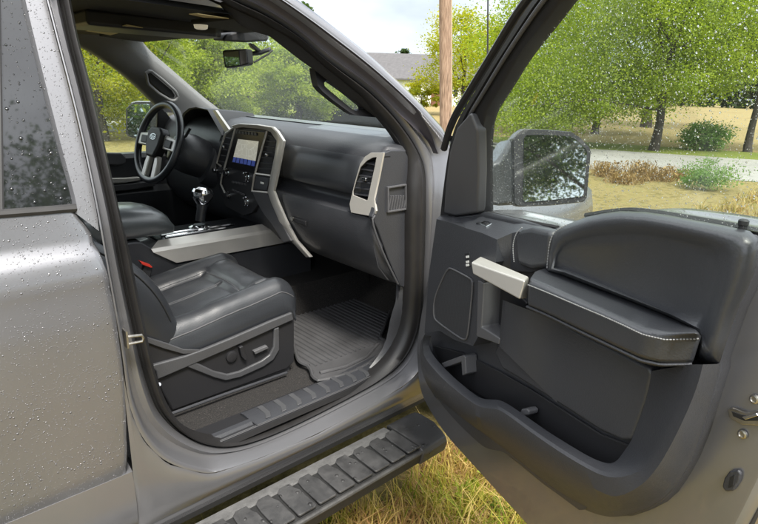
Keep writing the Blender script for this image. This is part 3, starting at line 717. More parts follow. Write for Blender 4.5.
# armrest lid
m = MB(); rows = []
for x, dz, w in ((-.3, .02, 1), (.3, .02, 1), (.60, .012, 1), (.70, .004, 1), (.78, -.004, .99), (.825, -.016, .97), (.846, -.036, .95), (.856, -.070, .93)):
    y0, y1 = YC + .01 + (1 - w) * .1, YC + .28 - (1 - w) * .1; zt = 1.118 + dz
    rows.append([Vector((x, y0 + .01, 1.03)), Vector((x, y0, 1.045)), Vector((x, y0 - .002, max(1.06, zt - .030))), Vector((x, y0 + .010, zt - .006)), Vector((x, y0 + .035, zt + .008)), Vector((x, (y0 + y1) / 2, zt + .013)), Vector((x, y1 - .035, zt + .008)), Vector((x, y1, zt - .02)), Vector((x, y1 - .01, 1.03))])
m.loft(rows); m.f([m.v(p) for p in rows[-1]]); ob('armrest_lid', m, MAT['dash_top'], con, sharp=80)  # lid takes the paler sheen colour as well
# =================================================================== seats
def seat(y0, near, name, root):
    """cushion, backrest, side trim, rail; y0 = the outer side, near = +1 when the outer side faces the passenger door"""
    s = near
    def Yv(a): return y0 + s * a
    Wd = .51
    m = MB(); nx, ny = 84, 84; rows = []
    ins = .012
    for i in range(nx + 1):
        t = i / nx; x = .56 + .50 * t
        zc = .832 + .072 * min(1, t / .9) 
        row = []
        for j in range(ny + 1):
            q = j / ny; y = q * Wd
            d = min(q, 1 - q)
            z = zc
            # side bolsters stand above the middle
            bol = math.exp(-((d - .12) / .075) ** 2) * .030
            z += bol + (.010 if .0 < d else 0)
            if d > .21 and t < .70: z -= .012 * min(1, (d - .21) / .03) * min(1, (.70 - t) / .05)
            if d > .21 and t >= .70: z += .012 * math.sin(math.pi * min(1, (t - .70) / .27))
            if d < .07: z -= .042 * (1 - d / .07) ** 2
            fr = max(0, (t - .86) / .14); z -= .030 * fr ** 2.2
            # stitched grooves, with the leather puffed up between them
            gv = 0
            for ga in (.125, .255, .385):
                if t < .70: gv = max(gv, math.exp(-((q * Wd - ga) / .0050) ** 2))
            if .115 < q * Wd < .395: gv = max(gv, math.exp(-((x - (.912 + .010 * math.sin(math.pi * (q * Wd - .125) / .26))) / .0055) ** 2))
            z -= .0050 * gv
            if t < .70 and .125 < q * Wd < .385: z += .005 * abs(math.sin(math.pi * (q * Wd - .125) / .13)) ** .6
            z += .0035 * noise.noise(Vector((x * 9, y * 9 + y0, 3))) + .0007 * noise.noise(Vector((x * 30, y * 22 + y0, 7)))
            xx = x - .02 * max(0, (.06 - d) / .06) ** 2 * (1 if t > .9 else 0) 
            row.append(Vector((xx, Yv(y), z)))
        rows.append(row)
    # front drop
    last = rows[-1]
    rows.append([Vector((1.071 - .02 * (max(0, .06 - min(j / ny, 1 - j / ny)) / .06) ** 2, p.y, p.z - .022)) for j, p in enumerate(last)])
    rows.append([Vector((1.072 - .02 * (max(0, .06 - min(j / ny, 1 - j / ny)) / .06) ** 2, p.y, .815)) for j, p in enumerate(last)])
    rows.append([Vector((1.02, p.y, .76)) for p in last])
    m.loft(rows)
    for j in (0, ny):
        e = [r[j] for r in rows[:nx + 3]]
        m.loft([e, [Vector((p.x, p.y - s * (.006 if j == 0 else -.006), p.z - .020)) for p in e], [Vector((p.x, p.y, min(p.z - .03, .770 + .045 * max(0, (p.x - .6) / .45)))) for p in e]])
    cu = ob('seat_cushion', m, MAT['leather'], root, sharp=80)
    def Zat(x, a):
        i = min(range(nx + 1), key=lambda k: abs(rows[k][0].x - x)); j = round(a / Wd * ny); return rows[i][j].z
    # seams of the cushion
    def seam(pts, name='seat_seam', mat=MAT['seam'], r=.0022):
        mm = MB(); P = resample([Vector((x, Yv(a), 0)) for x, a in pts], 24)
        for p in P: p.z = Zat(p.x, (p.y - y0) / s) + .0008
        mm.tube(P, r, 6); ob(name, mm, mat, cu)
    PL = MAT['plastic_lt']
    for pts in ([(.58, .125), (.905, .125)], [(.58, .385), (.905, .385)], [(.905, .125), (.915, .255), (.905, .385)], [(.58, .255), (.905, .255)]):
        seam([(x + .003, a + .008) for x, a in pts], 'lit_seat_stitching', PL, .0008)  # pale stitch lines, also carrying the light caught along the seams
    mm = MB(); P = [r[2] + Vector((0, 0, .0015)) for r in rows[4:nx + 1]]; mm.tube(P, .0022, 6); ob('seat_piping', mm, MAT['plastic_lt'], cu)
    # backrest
    m = MB(); rows2 = []
    nu = 26
    for i in range(nu + 1):
        t = i / nu; h = .70 * t
        cx, cz = .598 - h * .60, .835 + h * .80
        row = []
        for j in range(ny + 1):
            q = j / ny; d = min(q, 1 - q); y = q * Wd
            if t > .8: y = Wd / 2 + (y - Wd / 2) * (1 - .12 * (t - .8) / .2)
            f = .055 * math.exp(-((d - .10) / .085) ** 2) * (1 if t < .8 else max(0, 1 - (t - .8) / .2)) - (.045 * (1 - d / .05) ** 2 if d < .05 else 0)
            f += .05 * math.sin(math.pi * min(1, t * 1.6)) * (1 if d < .25 else .7) if t < .63 else 0
            row.append(Vector((cx + f * .93, Yv(y), cz + f * .37)))
        rows2.append(row)
    m.loft(rows2)
    for j in (0, ny):
        e = [r[j] for r in rows2]; m.loft([e, [p + Vector((-.03, 0, -.012)) for p in e], [p + Vector((-.11, 0, -.05)) for p in e]])
    m.loft([[p + Vector((-.11, 0, -.05)) for p in r] for r in rows2]); m.loft([rows2[-1], [p + Vector((-.11, 0, -.05)) for p in rows2[-1]]])
    bk = ob('seat_backrest', m, MAT['leather'], root, sharp=80)
    mm = MB(); P = [r[3] + Vector((.004, 0, .002)) for r in rows2[2:22]]; mm.tube(P, .0022, 6); ob('backrest_seam', mm, MAT['seam'], bk)
    mm = MB(); hz = rows2[-1][ny // 2]; mm.box(hz + Vector((-.09, 0, .13)), (.10, .26, .17), Matrix.Rotation(math.radians(-14), 3, 'Y')); ob('headrest', mm, MAT['leather'], root, bevel=.04, seg=4)
    for a in (-.06, .06):
        mm = MB(); mm.tube([hz + Vector((-.06, a, -.02)), hz + Vector((-.08, a, .07))], .006, 8); ob('headrest_post', mm, MAT['chrome'], root)
    # rail and riser
    mm = MB(); mm.box((.80, Yv(.26), .69), (.46, .42, .12)); ob('seat_riser', mm, MAT['plastic_dk'], root, bevel=.01)
    for a in (.025, .485):
        mm = MB(); mm.box((.80, Yv(a), .604), (.46, .035, .03)); ob('seat_rail', mm, MAT['plastic_lt'] if a < .1 else MAT['plastic_dk'], root, bevel=.004)
    return cu
ps = ob('passenger_seat', (lambda mm: (mm.box((.80, .585, .745), (.44, .40, .04)), mm)[1])(MB()), MAT['plastic_dk'], truck, bevel=.01)
seat(.33, 1, 'passenger_seat', ps)
YT = .318
tr_ = [(140,331),(147,338),(165,344),(184,352),(205,350),(230,338.5),(262,325),(292,313),(294.5,318),(294.5,362),(287,369),(225,392),(173,411),(160,388),(150,365)]
m = MB(); m.prism([PY(u, v, YT) for u, v in tr_], (0, .03, 0)); tp = ob('side_trim', m, MAT['plastic_dk'], ps, bevel=.006)
r1 = [(150,366),(156,371.5),(158,380),(186,368),(232,348),(276,328),(294,320),(292.5,312.5),(270,321.5),(232,338),(205,349),(186,356)]
m = MB(); m.prism([PY(u, v, YT - .012) for u, v in r1], (0, .014, 0)); ob('trim_ridge', m, MAT['plastic_mid'], ps, bevel=.005, seg=3)  # light from above put into a lighter grey on all the ridges
r2 = [(186,367),(195,362),(214,371),(228,374.5),(240,371.5),(262,361),(270,355),(274,347),(274.5,329),(279.5,327),(279.8,350),(274,360),(264,367),(241,377.5),(226,381),(214,378)]
m = MB(); m.prism([PY(u, v, YT - .010) for u, v in r2], (0, .012, 0)); ob('trim_ridge', m, MAT['plastic_mid'], ps, bevel=.005, seg=3)
r3 = [(140,330),(147,337),(166,343),(184,349.5),(203,350),(206,352),(184,354.5),(164,349),(147,343)]
m = MB(); m.prism([PY(u, v, YT - .008) for u, v in r3], (0, .01, 0)); ob('trim_ridge', m, MAT['plastic_mid'], ps, bevel=.003)
m = MB(); m.lathe(PY(231, 356, YT), (0, -1, 0), [(.020, 0), (.019, .008), (.014, .010), (.0001, .009)], 24); ob('lumbar_switch', m, MAT['plastic_dk'], ps, sharp=30)
m = MB(); m.prism([PY(u, v, YT - .016) for u, v in [(239.5,347.5),(243.5,346),(248,359),(245.5,361),(242,357)]], (0, .018, 0)); ob('recline_switch', m, MAT['plastic_dk'], ps, bevel=.003)
m = MB(); m.prism([PY(u, v, YT - .014) for u, v in [(254,351.5),(267.5,345.8),(269,348.5),(255.5,354.8)]], (0, .016, 0)); ob('slide_switch', m, MAT['plastic_lt'], ps, bevel=.003)
m = MB(); m.tube([PY(u, v, .30) for u, v in [(172,413.5),(220,396),(287,372.5)]], .005, 8); ob('floor_rail', m, MAT['plastic'], ps)
m = MB(); m.tube([PY(159, 384.5, .30), PY(159, 384.5, .315)], .006, 10); ob('trim_screw', m, MAT['chrome'], ps)
ds = ob('driver_seat', (lambda mm: (mm.box((.80, 1.43, .745), (.44, .40, .04)), mm)[1])(MB()), MAT['plastic_dk'], truck, bevel=.01)
seat(1.68, -1, 'driver_seat', ds)
m = MB(); b0 = PY(139, 257, .79); m.box(PY(146, 266, .79) + Vector((0, .01, -.03)), (.035, .022, .07), Matrix.Rotation(.35, 3, 'Y')); bkl = ob('belt_buckle', m, MAT['plastic_dk'], truck, bevel=.005)
m = MB(); m.prism([PY(u, v, .775) for u, v in [(139.5,261),(150,264.5),(153,267.5),(151,268),(142,264.5)]], (0, .02, 0)); ob('buckle_button', m, MAT['red'], bkl, bevel=.002)
# =================================================================== pillars, headliner, windshield
gin = [(200,-24),(222,8),(240,25),(252,31),(262,34),(269.3,36),(282,46),(300,60),(315,70.5),(345,94),(376.7,118),(393.5,133),(402,147),(410,160)]
gi = [BS(u, v, .115) for u, v in gin]
gout = [BS(u, v, .09) for u, v in [(180,-24),(205,-7),(235,8),(260,19),(270,24),(290,37),(303,46),(322,64),(352,88),(374,107),(388,127),(398,141),(407,155),(412,166)]]
n_ = 50; A = resample(gout, n_); B = resample(gi, n_)
m = MB(); m.loft([[p + Vector((0, .012, 0)) for p in A], A, [p.lerp(q, .15) + Vector((0, -.006, 0)) for p, q in zip(A, B)], [p.lerp(q, .8) + Vector((0, -.004, 0)) for p, q in zip(A, B)], B, [p + Vector((.02, .03, .01)) for p in B]])
pt = ob('windshield_pillar', m, MAT['head'], truck, sharp=60)
hb = [(315,68),(316,76),(318,86),(322,91),(334,101),(350,112.5),(356,115.5),(366,116.5),(377,117.5),(372,111),(345,88),(326,74)]
hh = [(326,80.5),(324,83),(325,86.5),(338,97.5),(352,109),(356,111),(364.5,108.5),(363,106),(345,91.5),(330,81)]
o1 = resample([BS(u, v, .135) for u, v in hb], 60, True); i1 = resample([BS(u, v, .135) for u, v in hh], 60, True)
# match the hole's points with the outline's by direction
c = sum(i1, Vector()) / 60
def bydir(P):
    return sorted(P, key=lambda p: math.atan2(p.z - c.z, p.x - c.x))
o1, i1 = bydir(o1), bydir(i1)
m = MB(); dy = Vector((0, .03, 0))
m.loft([[p + dy for p in o1], o1, i1, [p + dy for p in i1], [p + dy for p in o1]], closed=True); ob('grab_handle', m, MAT['plastic_dk'], pt, bevel=.004)
# driver side pillar, seen through the cab
def DS(u, v, y=1.86):
    p = PY(u, v, y)
    if p.z > 1.30: p = PN(u, v, (0, y, 1.30), (0, 1, .36))
    return p
wl = [(135,37),(140,46),(150,57),(168,72),(190,91),(205,103.5),(214,110),(222,117)]
sl = [(64,33),(79,43.5),(100,55),(124,72),(140,86),(152,98),(160,106),(164,112)]
A = smooth([DS(u, v, 1.84) for u, v in wl], 30); B = smooth([DS(u, v, 1.86) for u, v in sl], 30)
m = MB(); m.loft([[p + Vector((.03, .04, .02)) for p in A], A, [p.lerp(q, .3) + Vector((0, -.012, 0)) for p, q in zip(A, B)], [p.lerp(q, .62) + Vector((0, -.006, 0)) for p, q in zip(A, B)], B, [p + Vector((-.01, .05, 0)) for p in B]])
dpil = ob('far_windshield_pillar', m, MAT['pillar'], truck, sharp=60)
rc = [(148.5,74),(151,72.5),(160,80),(172,90),(175,95),(174,98),(170,97.5),(160,91),(150,82)]
m = MB(); m.prism([DS(u, v, 1.805) for u, v in rc], (0, .02, 0)); ob('far_grab_recess', m, MAT['seam'], dpil, bevel=.004)
o1 = [DS(u, v, 1.80) for u, v in [(146,72.5),(150,70),(162,79),(175,90.5),(178,96),(176,100.5),(171,100.5),(159,93.5),(148,84)]]
m = MB(); m.tube(resample(o1, 30, True), .007, 8, closed=True); ob('far_grab_handle', m, MAT['pillar'], dpil)
# headliner
hf = [PZ(u, v, 1.79) for u, v in [(60,30),(100,37),(118,39),(135,37),(142,34),(152,32.2),(180,32.2),(206,33),(214,36.5),(225,41.5),(245,42),(268,40.5)]]
m = MB()
fx = np.array([p.y for p in hf][::-1]); fv = np.array([p.x for p in hf][::-1])
rows = []
for y in np.linspace(.27, 1.80, 40):
    e = min(y - .27, 1.80 - y); dz = -.03 * max(0, 1 - e / .14) ** 2
    xf = 1.13 - .05 * ((y - .95) / .85) ** 2
    rows.append([Vector((x, y, 1.792 + dz + .012 * math.sin(math.pi * min(1, (xf - x) / 1.5)))) for x in np.linspace(-1.3, xf - .02, 24)] + [Vector((xf, y, 1.785 + dz)), Vector((xf + .03, y, 1.80 + dz))])
m.loft(rows); hl = ob('headliner', m, MAT['head'], truck, sharp=60)
for nm, cy, lab in (('sun_visor', 1.40, [[(85.7,31),(100,28),(123,32),(110.5,35.2)], [(113.7,28.7),(126.5,25),(143,28),(133,31.2)]]), ('sun_visor', .47, [[(189,14.5),(197.7,14),(228.7,18.8),(204,17.6)]])):
    m = MB(); m.box((1.0, cy, 1.776), (.20, .46, .016), Matrix.Rotation(.06, 3, 'Y')); vz = ob(nm, m, MAT['head'], hl, bevel=.006, seg=3)
    for lb in lab:
        m = MB(); zz = 1.765 if cy > 1 else 1.764
        P = [PZ(u, v, zz - .004) for u, v in lb]; m.prism(P, (0, 0, .002)); ob('visor_label', m, MAT['label'], hl)
m = MB(); oc = [PZ(u, v, 1.765) for u, v in [(108,8),(150,14),(166,22),(200,30),(222,31),(190,10),(150,-6)]]
m.prism([Vector((x, y, 1.755)) for x, y in ((.62, .84), (1.08, .86), (1.12, .90), (1.12, 1.04), (1.08, 1.08), (.62, 1.10))], (0, 0, .05)); ov = ob('overhead_console', m, MAT['plastic_dk'], hl, bevel=.012, seg=3)
m = MB(); m.lathe(PZ(201, 28.3, 1.752), (0, 0, -1), [(.022, -.01), (.020, .000), (.014, .003), (.0001, .004)], 20)
MAT['lens'] = simple('dome_lens', (.8, .78, .7), .3); MAT['lens'].node_tree.nodes['Principled BSDF'].inputs['Emission Color'].default_value = (1, .9, .7, 1); MAT['lens'].node_tree.nodes['Principled BSDF'].inputs['Emission Strength'].default_value = .12
ob('dome_light', m, MAT['lens'], hl)
# windshield
def WS(a, b, off=0):
    y = .06 + 1.80 * b; q = (2 * b - 1) ** 2
    xb, xt = 1.98 - .46 * q, 1.19 - .25 * q
    zb_, zt_ = 1.375 + .03 * q, 1.805 - .015 * q
    yin = (.5 - b) * .38 * a
    return Vector((xb + (xt - xb) * a + off * .5, y + yin, zb_ + (zt_ - zb_) * a + .03 * math.sin(math.pi * a) + off * .8))
m = MB(); m.loft([[WS(a, b) for b in np.linspace(0, 1, 24)] for a in np.linspace(0, 1, 14)]); wsd = ob('windshield', m, MAT['windshield'], truck, sharp=90)
m = MB(); m.loft([[WS(a, b, -.006) for b in np.linspace(0.02, .98, 30)] for a in (-.02, .02, .045)]); ob('black_glass_border', m, MAT['seam'], wsd, sharp=90)
m = MB(); m.loft([[WS(a, b, -.006) for b in np.linspace(0.02, .98, 30)] for a in (.955, 1.0)]); ob('black_glass_border', m, MAT['seam'], wsd, sharp=90)
m = MB(); P = [PX(u, v, 1.72) for u, v in [(322,122.5),(345,127.5),(372,131),(388,134.5)]]; P = [WS(.06, .28, .012), WS(.065, .18, .012), WS(.085, .10, .012), WS(.12, .045, .012)]
m.tube(P, .008, 8); ob('wiper_arm', m, MAT['rubber'], truck)
# mirror inside
Y1 = .95
m = MB(); hs_ = [(222,51.5),(224,50),(245,48.7),(247,49.5),(248.3,63),(246.5,64.8),(226,68),(224.5,67)]
P = [PN(u, v, PY(235, 57, Y1), (-.85, -.5, 0)) for u, v in hs_]
m.prism(P, Vector((.85, .5, 0)) * .045); rvm = ob('rearview_mirror', m, MAT['plastic_dk'], truck, bevel=.005, seg=3)
m = MB(); m.prism([PN(u, v, PY(235, 57, Y1) + Vector((-.85, -.5, 0)) * .004, (-.85, -.5, 0)) for u, v in [(223.6,52.4),(238.6,50.8),(239.8,65),(226,66.6)]], Vector((.85, .5, 0)) * .003); ob('mirror_glass', m, MAT['mirror'], rvm)
m = MB(); m.prism([PN(u, v, PY(235, 57, Y1) + Vector((-.85, -.5, 0)) * .004, (-.85, -.5, 0)) for u, v in [(239.6,50.8),(246,49.8),(247,63),(240.6,64.8)]], Vector((.85, .5, 0)) * .003); ob('mirror_glass', m, MAT['plastic_lt'], rvm)
ra = PY(248, 53, Y1) + Vector((.03, .02, 0))
m = MB(); m.tube([ra, PY(252, 52, Y1) + Vector((.05, .02, 0)), PY(256, 47.5, Y1) + Vector((.08, .02, 0))], .009, 8); ob('mirror_arm', m, MAT['plastic_dk'], rvm)
m = MB(); m.tube([PY(247.5, 62, Y1) + Vector((.03, 0, 0)), PY(256, 53, Y1) + Vector((.06, 0, 0)), PY(258, 49, Y1) + Vector((.07, 0, 0))], .004, 8); ob('mirror_cable', m, MAT['plastic_dk'], rvm)
m = MB(); m.prism([PY(u, v, Y1 - .02) for u, v in [(249.5,42.5),(254,44),(262,50.5),(259,51.5),(252,47)]], (.02, .05, .0)); ob('mirror_mount', m, MAT['plastic_dk'], rvm, bevel=.004)
m = MB(); m.prism([PY(u, v, Y1 - .04) for u, v in [(222,41),(226,34),(262,26),(270,37),(268,41),(245,42.5)]], (.03, .14, .01)); ob('camera_housing', m, MAT['plastic_dk'], hl, bevel=.01, seg=3)
# =================================================================== driver's door and mirror
m = MB(); dz = [(1.90, .55), (1.845, .58), (1.83, .80), (1.80, .95), (1.80, 1.02), (1.835, 1.05), (1.84, 1.14), (1.83, 1.20), (1.845, 1.222), (1.89, 1.225), (1.90, 1.22)]
m.loft([[Vector((x, y, z)) for x in np.linspace(-.5, 1.62, 16)] for y, z in dz]); ddr = ob('driver_door', m, MAT['plastic'], truck, sharp=40)
m = MB(); m.prism([PY(u, v, 1.825) for u, v in [(98,152.5),(122,153),(126.5,158),(126,163.5),(120,165.5),(98,165)]], (0, .03, 0)); ob('upper_door_trim', m, MAT['plastic_lt'], ddr, bevel=.008)
m = MB(); m.prism([PY(u, v, 1.79) for u, v in [(98,178.5),(126,178),(140,177),(141,180.5),(126,183),(98,185)]], (0, .03, 0)); ob('door_pull', m, MAT['silver'], ddr, bevel=.005)
m = MB(); m.prism([PY(u, v, 1.795) for u, v in [(98,186),(126,184),(150,181),(156,186),(126,191),(98,193)]], (0, .03, 0)); ob('door_armrest', m, MAT['plastic_lt'], ddr, bevel=.006)
m = MB(); m.prism([DS(u, v, 1.885) for u, v in [(52,20),(79,40),(140,83),(168,112),(176,150),(60,155)]], (0, .005, 0)); ob('driver_window', m, MAT['driver_glass'], ddr)
m = MB(); m.prism([DS(u, v, 1.86) for u, v in [(158,104),(166,112),(172,120),(190,160),(158,154),(157,130)]], (0, .02, 0)); ob('mirror_sail', m, MAT['plastic_dk'], ddr, bevel=.003)
dm = PY(142, 120, 2.10); DMN = (-.86, -.5, .055)
m = MB(); P = [PN(u, v, dm, DMN) for u, v in [(125.5,109),(131,102),(137,100.8),(152,101),(166,105),(168,138),(150,141.5),(141,141),(128,137),(125.5,134)]]
c = sum(P, Vector()) / len(P)
m.loft([P, [p + Vector((.02, .01, 0)) for p in P], [c + (p - c) * .8 + Vector((.10, .05, 0)) for p in P]], closed=True, cap0=True, cap1=True)
dmh = ob('driver_mirror', m, MAT['paint'], truck, bevel=.008, seg=3)
P2 = [c + (p - c) * .95 + Vector((-.003, -.002, 0)) for p in P]; m = MB(); m.prism(P2, (.002, .001, 0)); ob('mirror_surround', m, MAT['plastic_dk'], dmh)
m = MB(); m.prism([PN(u, v, dm + Vector((-.008, -.004, 0)), DMN) for u, v in [(127.5,109.5),(132,104.5),(148,104),(150,105),(150,137),(147,138.5),(141,138),(129,134.5),(127.5,132)]], (.003, .001, 0)); ob('mirror_glass', m, MAT['mirror'], dmh)
# =================================================================== roof, bonnet, fender, wheels, cargo bed (seen only in part)
m = MB(); rows = []
for x, dz in ((-1.55, -.03), (-1.3, 0), (-.4, .025), (.4, .015), (.8, -.02), (1.10, -.085)):
    rows.append([Vector((x - (.34 * (abs(y - .96) / .74) ** 2 if x > .3 else 0), y, 1.935 + dz - .055 * (abs(y - .96) / .72) ** 4)) for y in np.linspace(.22, 1.70, 20)])
m.loft(rows); ob('roof_panel', m, MAT['paint'], truck, sharp=60)
m = MB(); m.box((-1.32, .96, .9), (.03, 1.72, .70)); bh_ = ob('rear_bulkhead', m, MAT['head'], truck, bevel=.01)
m = MB(); m.prism([Vector((-1.31, y, z)) for y, z in ((.15, 1.25), (1.77, 1.25), (1.62, 1.80), (.30, 1.80))], (.005, 0, 0)); ob('rear_window', m, MAT['driver_glass'], bh_)
m = MB(); m.prism([Vector((x, 1.90, z)) for x, z in ((-1.3, .5), (1.5, .5), (1.5, .56), (-.5, .56), (-.5, 1.22), (-1.3, 1.22))], (0, .03, 0))
m.prism([Vector((-1.3, 1.88, 1.22)), Vector((-.3, 1.88, 1.22)), Vector((.3, 1.70, 1.76)), Vector((-1.3, 1.70, 1.80))], (0, .03, 0)); ob('far_cab_side', m, MAT['paint'], truck)
m = MB(); rows = []
for y, z in ((.03, .62), (.0, .75), (-.012, .95), (-.010, 1.10), (.012, 1.19), (.06, 1.225), (.16, 1.235)):
    rows.append([Vector((x, y + (max(0, x - 2.1) ** 2) * .28, z - max(0, x - 1.6) * .055 if z > .9 else z)) for x in np.linspace(1.475, 2.72, 24)])
m.loft(rows); fen = ob('front_fender', m, MAT['paint_wet'], truck, sharp=60)
m = MB(); rows = []
for b in np.linspace(0, 1, 24):
    y = .14 + 1.64 * b; q = (2 * b - 1) ** 2
    rows.append([Vector((x, y, 1.285 - .05 * q - max(0, x - 1.7) * .06 + .012 * (1 if .2 < b < .8 else 0))) for x in np.linspace(1.60 + (1 - q) * .36, 2.80 - .15 * q, 18)])
m.loft(rows); ob('bonnet', m, MAT['paint_wet'], truck, sharp=60)
m = MB(); rows = []
for b in np.linspace(0, 1, 20):
    q = (2 * b - 1) ** 2; rows.append([Vector((1.55 + (1 - q) * .40 + d, .06 + 1.8 * b, 1.36 - .02 * q - d * .35)) for d in (0, .08, .16, .22)])
m.loft(rows); ob('cowl_panel', m, MAT['plastic_dk'], truck)
m = MB(); m.loft([[Vector((x, 1.92 - y - (max(0, x - 2.1) ** 2) * .28, z)) for x in np.linspace(1.475, 2.72, 12)] for y, z in ((.03, .62), (-.012, .95), (.012, 1.19), (.16, 1.22))]); ob('far_fender', m, MAT['paint'], truck)
m = MB(); m.box((2.70, .95, .85), (.12, 1.5, .65)); ob('front_grille', m, MAT['plastic_dk'], truck, bevel=.03)
ab = PY(487, 150, .10); m = MB(); a_top = PN(488.2, -40, ab, (-.6, -.8, 0)); a_bot = PN(487, 152, ab, (-.6, -.8, 0)); 
m.tube([a_bot, a_bot.lerp(a_top, .5), a_top], [.0045, .0035, .0025], 6); an = ob('antenna', m, MAT['rubber'], truck)
m = MB(); m.lathe(a_bot + Vector((0, 0, -.03)), (0, 0, 1), [(.02, 0), (.016, .02), (.006, .05)], 12); ob('antenna_base', m, MAT['rubber'], an)
def wheel(x, y, s):
    m = MB(); c = Vector((x, y, .39))
    m.lathe(c, (0, s, 0), [(.26, -.02), (.30, .0), (.37, .02), (.388, .06), (.388, .20), (.37, .25), (.28, .27)], 48); w = ob('road_wheel', m, MAT['rubber'], truck, sharp=30)
    m = MB(); m.lathe(c, (0, s, 0), [(.28, .0), (.275, .03), (.10, .07), (.05, .05), (.0001, .05)], 40); ob('wheel_rim', m, MAT['steel'], w)
    for k in range(6):
        a = k * math.pi / 3; mm = MB(); mm.tube([c + Vector((.06 * math.cos(a), s * .02, .06 * math.sin(a))), c + Vector((.26 * math.cos(a), s * .0, .26 * math.sin(a)))], [.05, .03], 8); ob('rim_spoke', mm, MAT['chrome'], w)
wheel(2.22, .03, 1)
wheel(2.22, 1.90, -1)
# =================================================================== THE OPEN DOOR
# shell: painted inner panel with its shut face, rolled to the outer skin
sh_px = [(417,338),(418,372),(420,388),(425,401),(433,415),(447,436),(468,459),(498,492),(530,527),(580,584),(630,628),(690,612),(728,545),(752,500),(780,440),(800,360),(806,300),(800,262),(780,236),(735,229),(692,221),(644,214),(610,215),(581,222),(552,229),(520,221),(483,213),(455,215),(437,217),(430,270)]
P = [D(u, v, 0) for u, v in sh_px]
P = smooth(P, 140, True, 2)
c = sum(P, Vector()) / len(P)
def sc(P, f, t): return [c + (p - c) * f + VDN * t for p in P]
m = MB()
m.loft([sc(P, .985, .004), sc(P, .992, .003), sc(P, 1.0, -.006), sc(P, 1.004, -.02), sc(P, 1.004, -.06), sc(P, 1.0, -.075), sc(P, 1.012, -.085), sc(P, 1.014, -.115), sc(P, 1.0, -.125)], closed=True)
m.f([m.v(p) for p in sc(P, .985, .004)]); m.f([m.v(p) for p in sc(P, 1.0, -.125)][::-1])
door = ob('front_door', m, MAT['paint'], truck, sharp=40)
# weatherstrip along the shut face
ws_px = [(640,630),(660,628),(694,612),(722,556),(742,512),(760,478),(784,428),(800,370)]
Q = smooth([D(u, v, -.02) for u, v in ws_px], 60)
m = MB(); m.tube(Q, .011, 8); ob('door_weatherstrip', m, MAT['rubber'], door)
Q = smooth([D(u + 9, v + 6, -.035) for u, v in ws_px[2:]], 40)
m = MB(); m.tube(Q, .008, 8); ob('door_weatherstrip', m, MAT['rubber'], door)
# lower sill strip of the door: painted band under the pocket
def prismD(name, px, t, depth, mat, bevel=.006, seg=3, parent=None):
    m = MB(); m.prism([D(u, v, t) for u, v in px], -VDN * depth); return ob(name, m, mat, parent or door, bevel=bevel, seg=seg)
# trim base panel
tb = [(424,333),(425,318),(429,280),(433,245),(437,218.5),(460,216),(483,212),(520,220),(552,229),(586,218),(620,212.5),(644,213),(692,221),(735,231),(757,243),(758,252),(754,273),(737,311),(720,360),(719.6,370),(708,408),(700,434.7),(690,460),(679,480),(668,496),(658,505),(645,512),(630,517),(612,517.5),(595,514),(575,505),(555,493),(530,474),(491.7,443),(460,419),(434.5,398),(427,386),(421,368),(421,345)]
base_panel = prismD('door_trim', tb, .032, .034, MAT['plastic'], .008)
# front block with the switch ledge
fbk = [(436.6,219),(452,223),(467,228.5),(482,233),(497,239.5),(496,262),(488,276),(480,290),(478.5,336),(473,346),(455,340),(440,331),(430,332),(424.5,333),(425.5,318),(429.5,270)]
m = MB(); F = [D(u, v, .088) for u, v in fbk]
m.loft([[p - VDN * .06 for p in F], F], closed=True, cap1=True)
led_f = [D(u, v, .088) for u, v in [(436.6,219),(452,223),(467,228.5),(482,233),(497,239.5)]]
led_r = [D(512,233,.06), D(532,229,.05), D(552,228.5,.03)]
led_b = [D(u, v, .012) for u, v in [(440,215.5),(455,214.5),(470,213),(483,211),(496,213.5)]] + [D(u, v, .012) for u, v in [(515,217.5),(534,221.5),(553,226.5)]]
m.loft([led_b, led_f + led_r]); m.loft([led_f[-1:] + led_r, [D(496,262,.07), D(510,270,.052), D(530,272,.045), D(548,270,.038)]])
ob('switch_ledge', m, MAT['plastic'], door, sharp=30)
def dashes(m, P, r=.0013):
    for i in range(0, len(P) - 2, 3): m.tube([P[i], P[i + 2]], r, 5)
# padded bridge between ledge and bolster
bp = [(513,238),(518,229.5),(530,227),(552,231),(551,240),(549,256),(546,268),(530,270),(516,265)]
prismD('padded_bridge', bp, .066, .04, MAT['door_pad'], .016, 4)
for pts in ([(514,262),(512.5,245),(516,233),(522,227.5)], [(547,268),(548,255),(550,240),(555,231),(566,225)]):
    m = MB(); dashes(m, smooth([D(u, v, .070 if u < 530 else .074) for u, v in pts], 60)); ob('stitching', m, MAT['stitch'], door)
# upper padded bolster
ou = [(546,271),(548,252),(551,236),(557,228.5),(572,222.5),(586,217),(602,213.5),(620,211),(644,211.6),(668,215),(692,219.5),(725,225.5),(750,231),(759,240),(758,252),(754,273),(746,292),(737,311),(728,338),(720,362),(708,363),(697,361),(698,345),(698,331),(670,317),(630,301),(590,286),(560,275)]
ri_ = [(550,269),(552,253),(556,241),(562,235),(576,229),(590,224.5),(606,221.5),(622,220),(644,221),(668,225),(690,229.5),(715,235.5),(732,241),(740,249),(740,258),(736,274),(730,292),(723,311),(716,336),(710,352),(705,352),(702,347),(702,338),(700,329),(670,314),(630,298),(592,283),(564,272)]
rc_ = [(556,267),(559,256),(564,249),(570,245),(582,241),(596,238.5),(610,237),(626,236.5),(644,237.5),(664,240),(684,244),(700,248),(708,252),(711,260),(711,272),(710,284),(708,298),(705,312),(702,322),(700,326),(698,327),(695,326),(690,324),(682,320),(664,311),(630,296),(596,281),(568,270)]
m = MB()
n_ = len(ou)
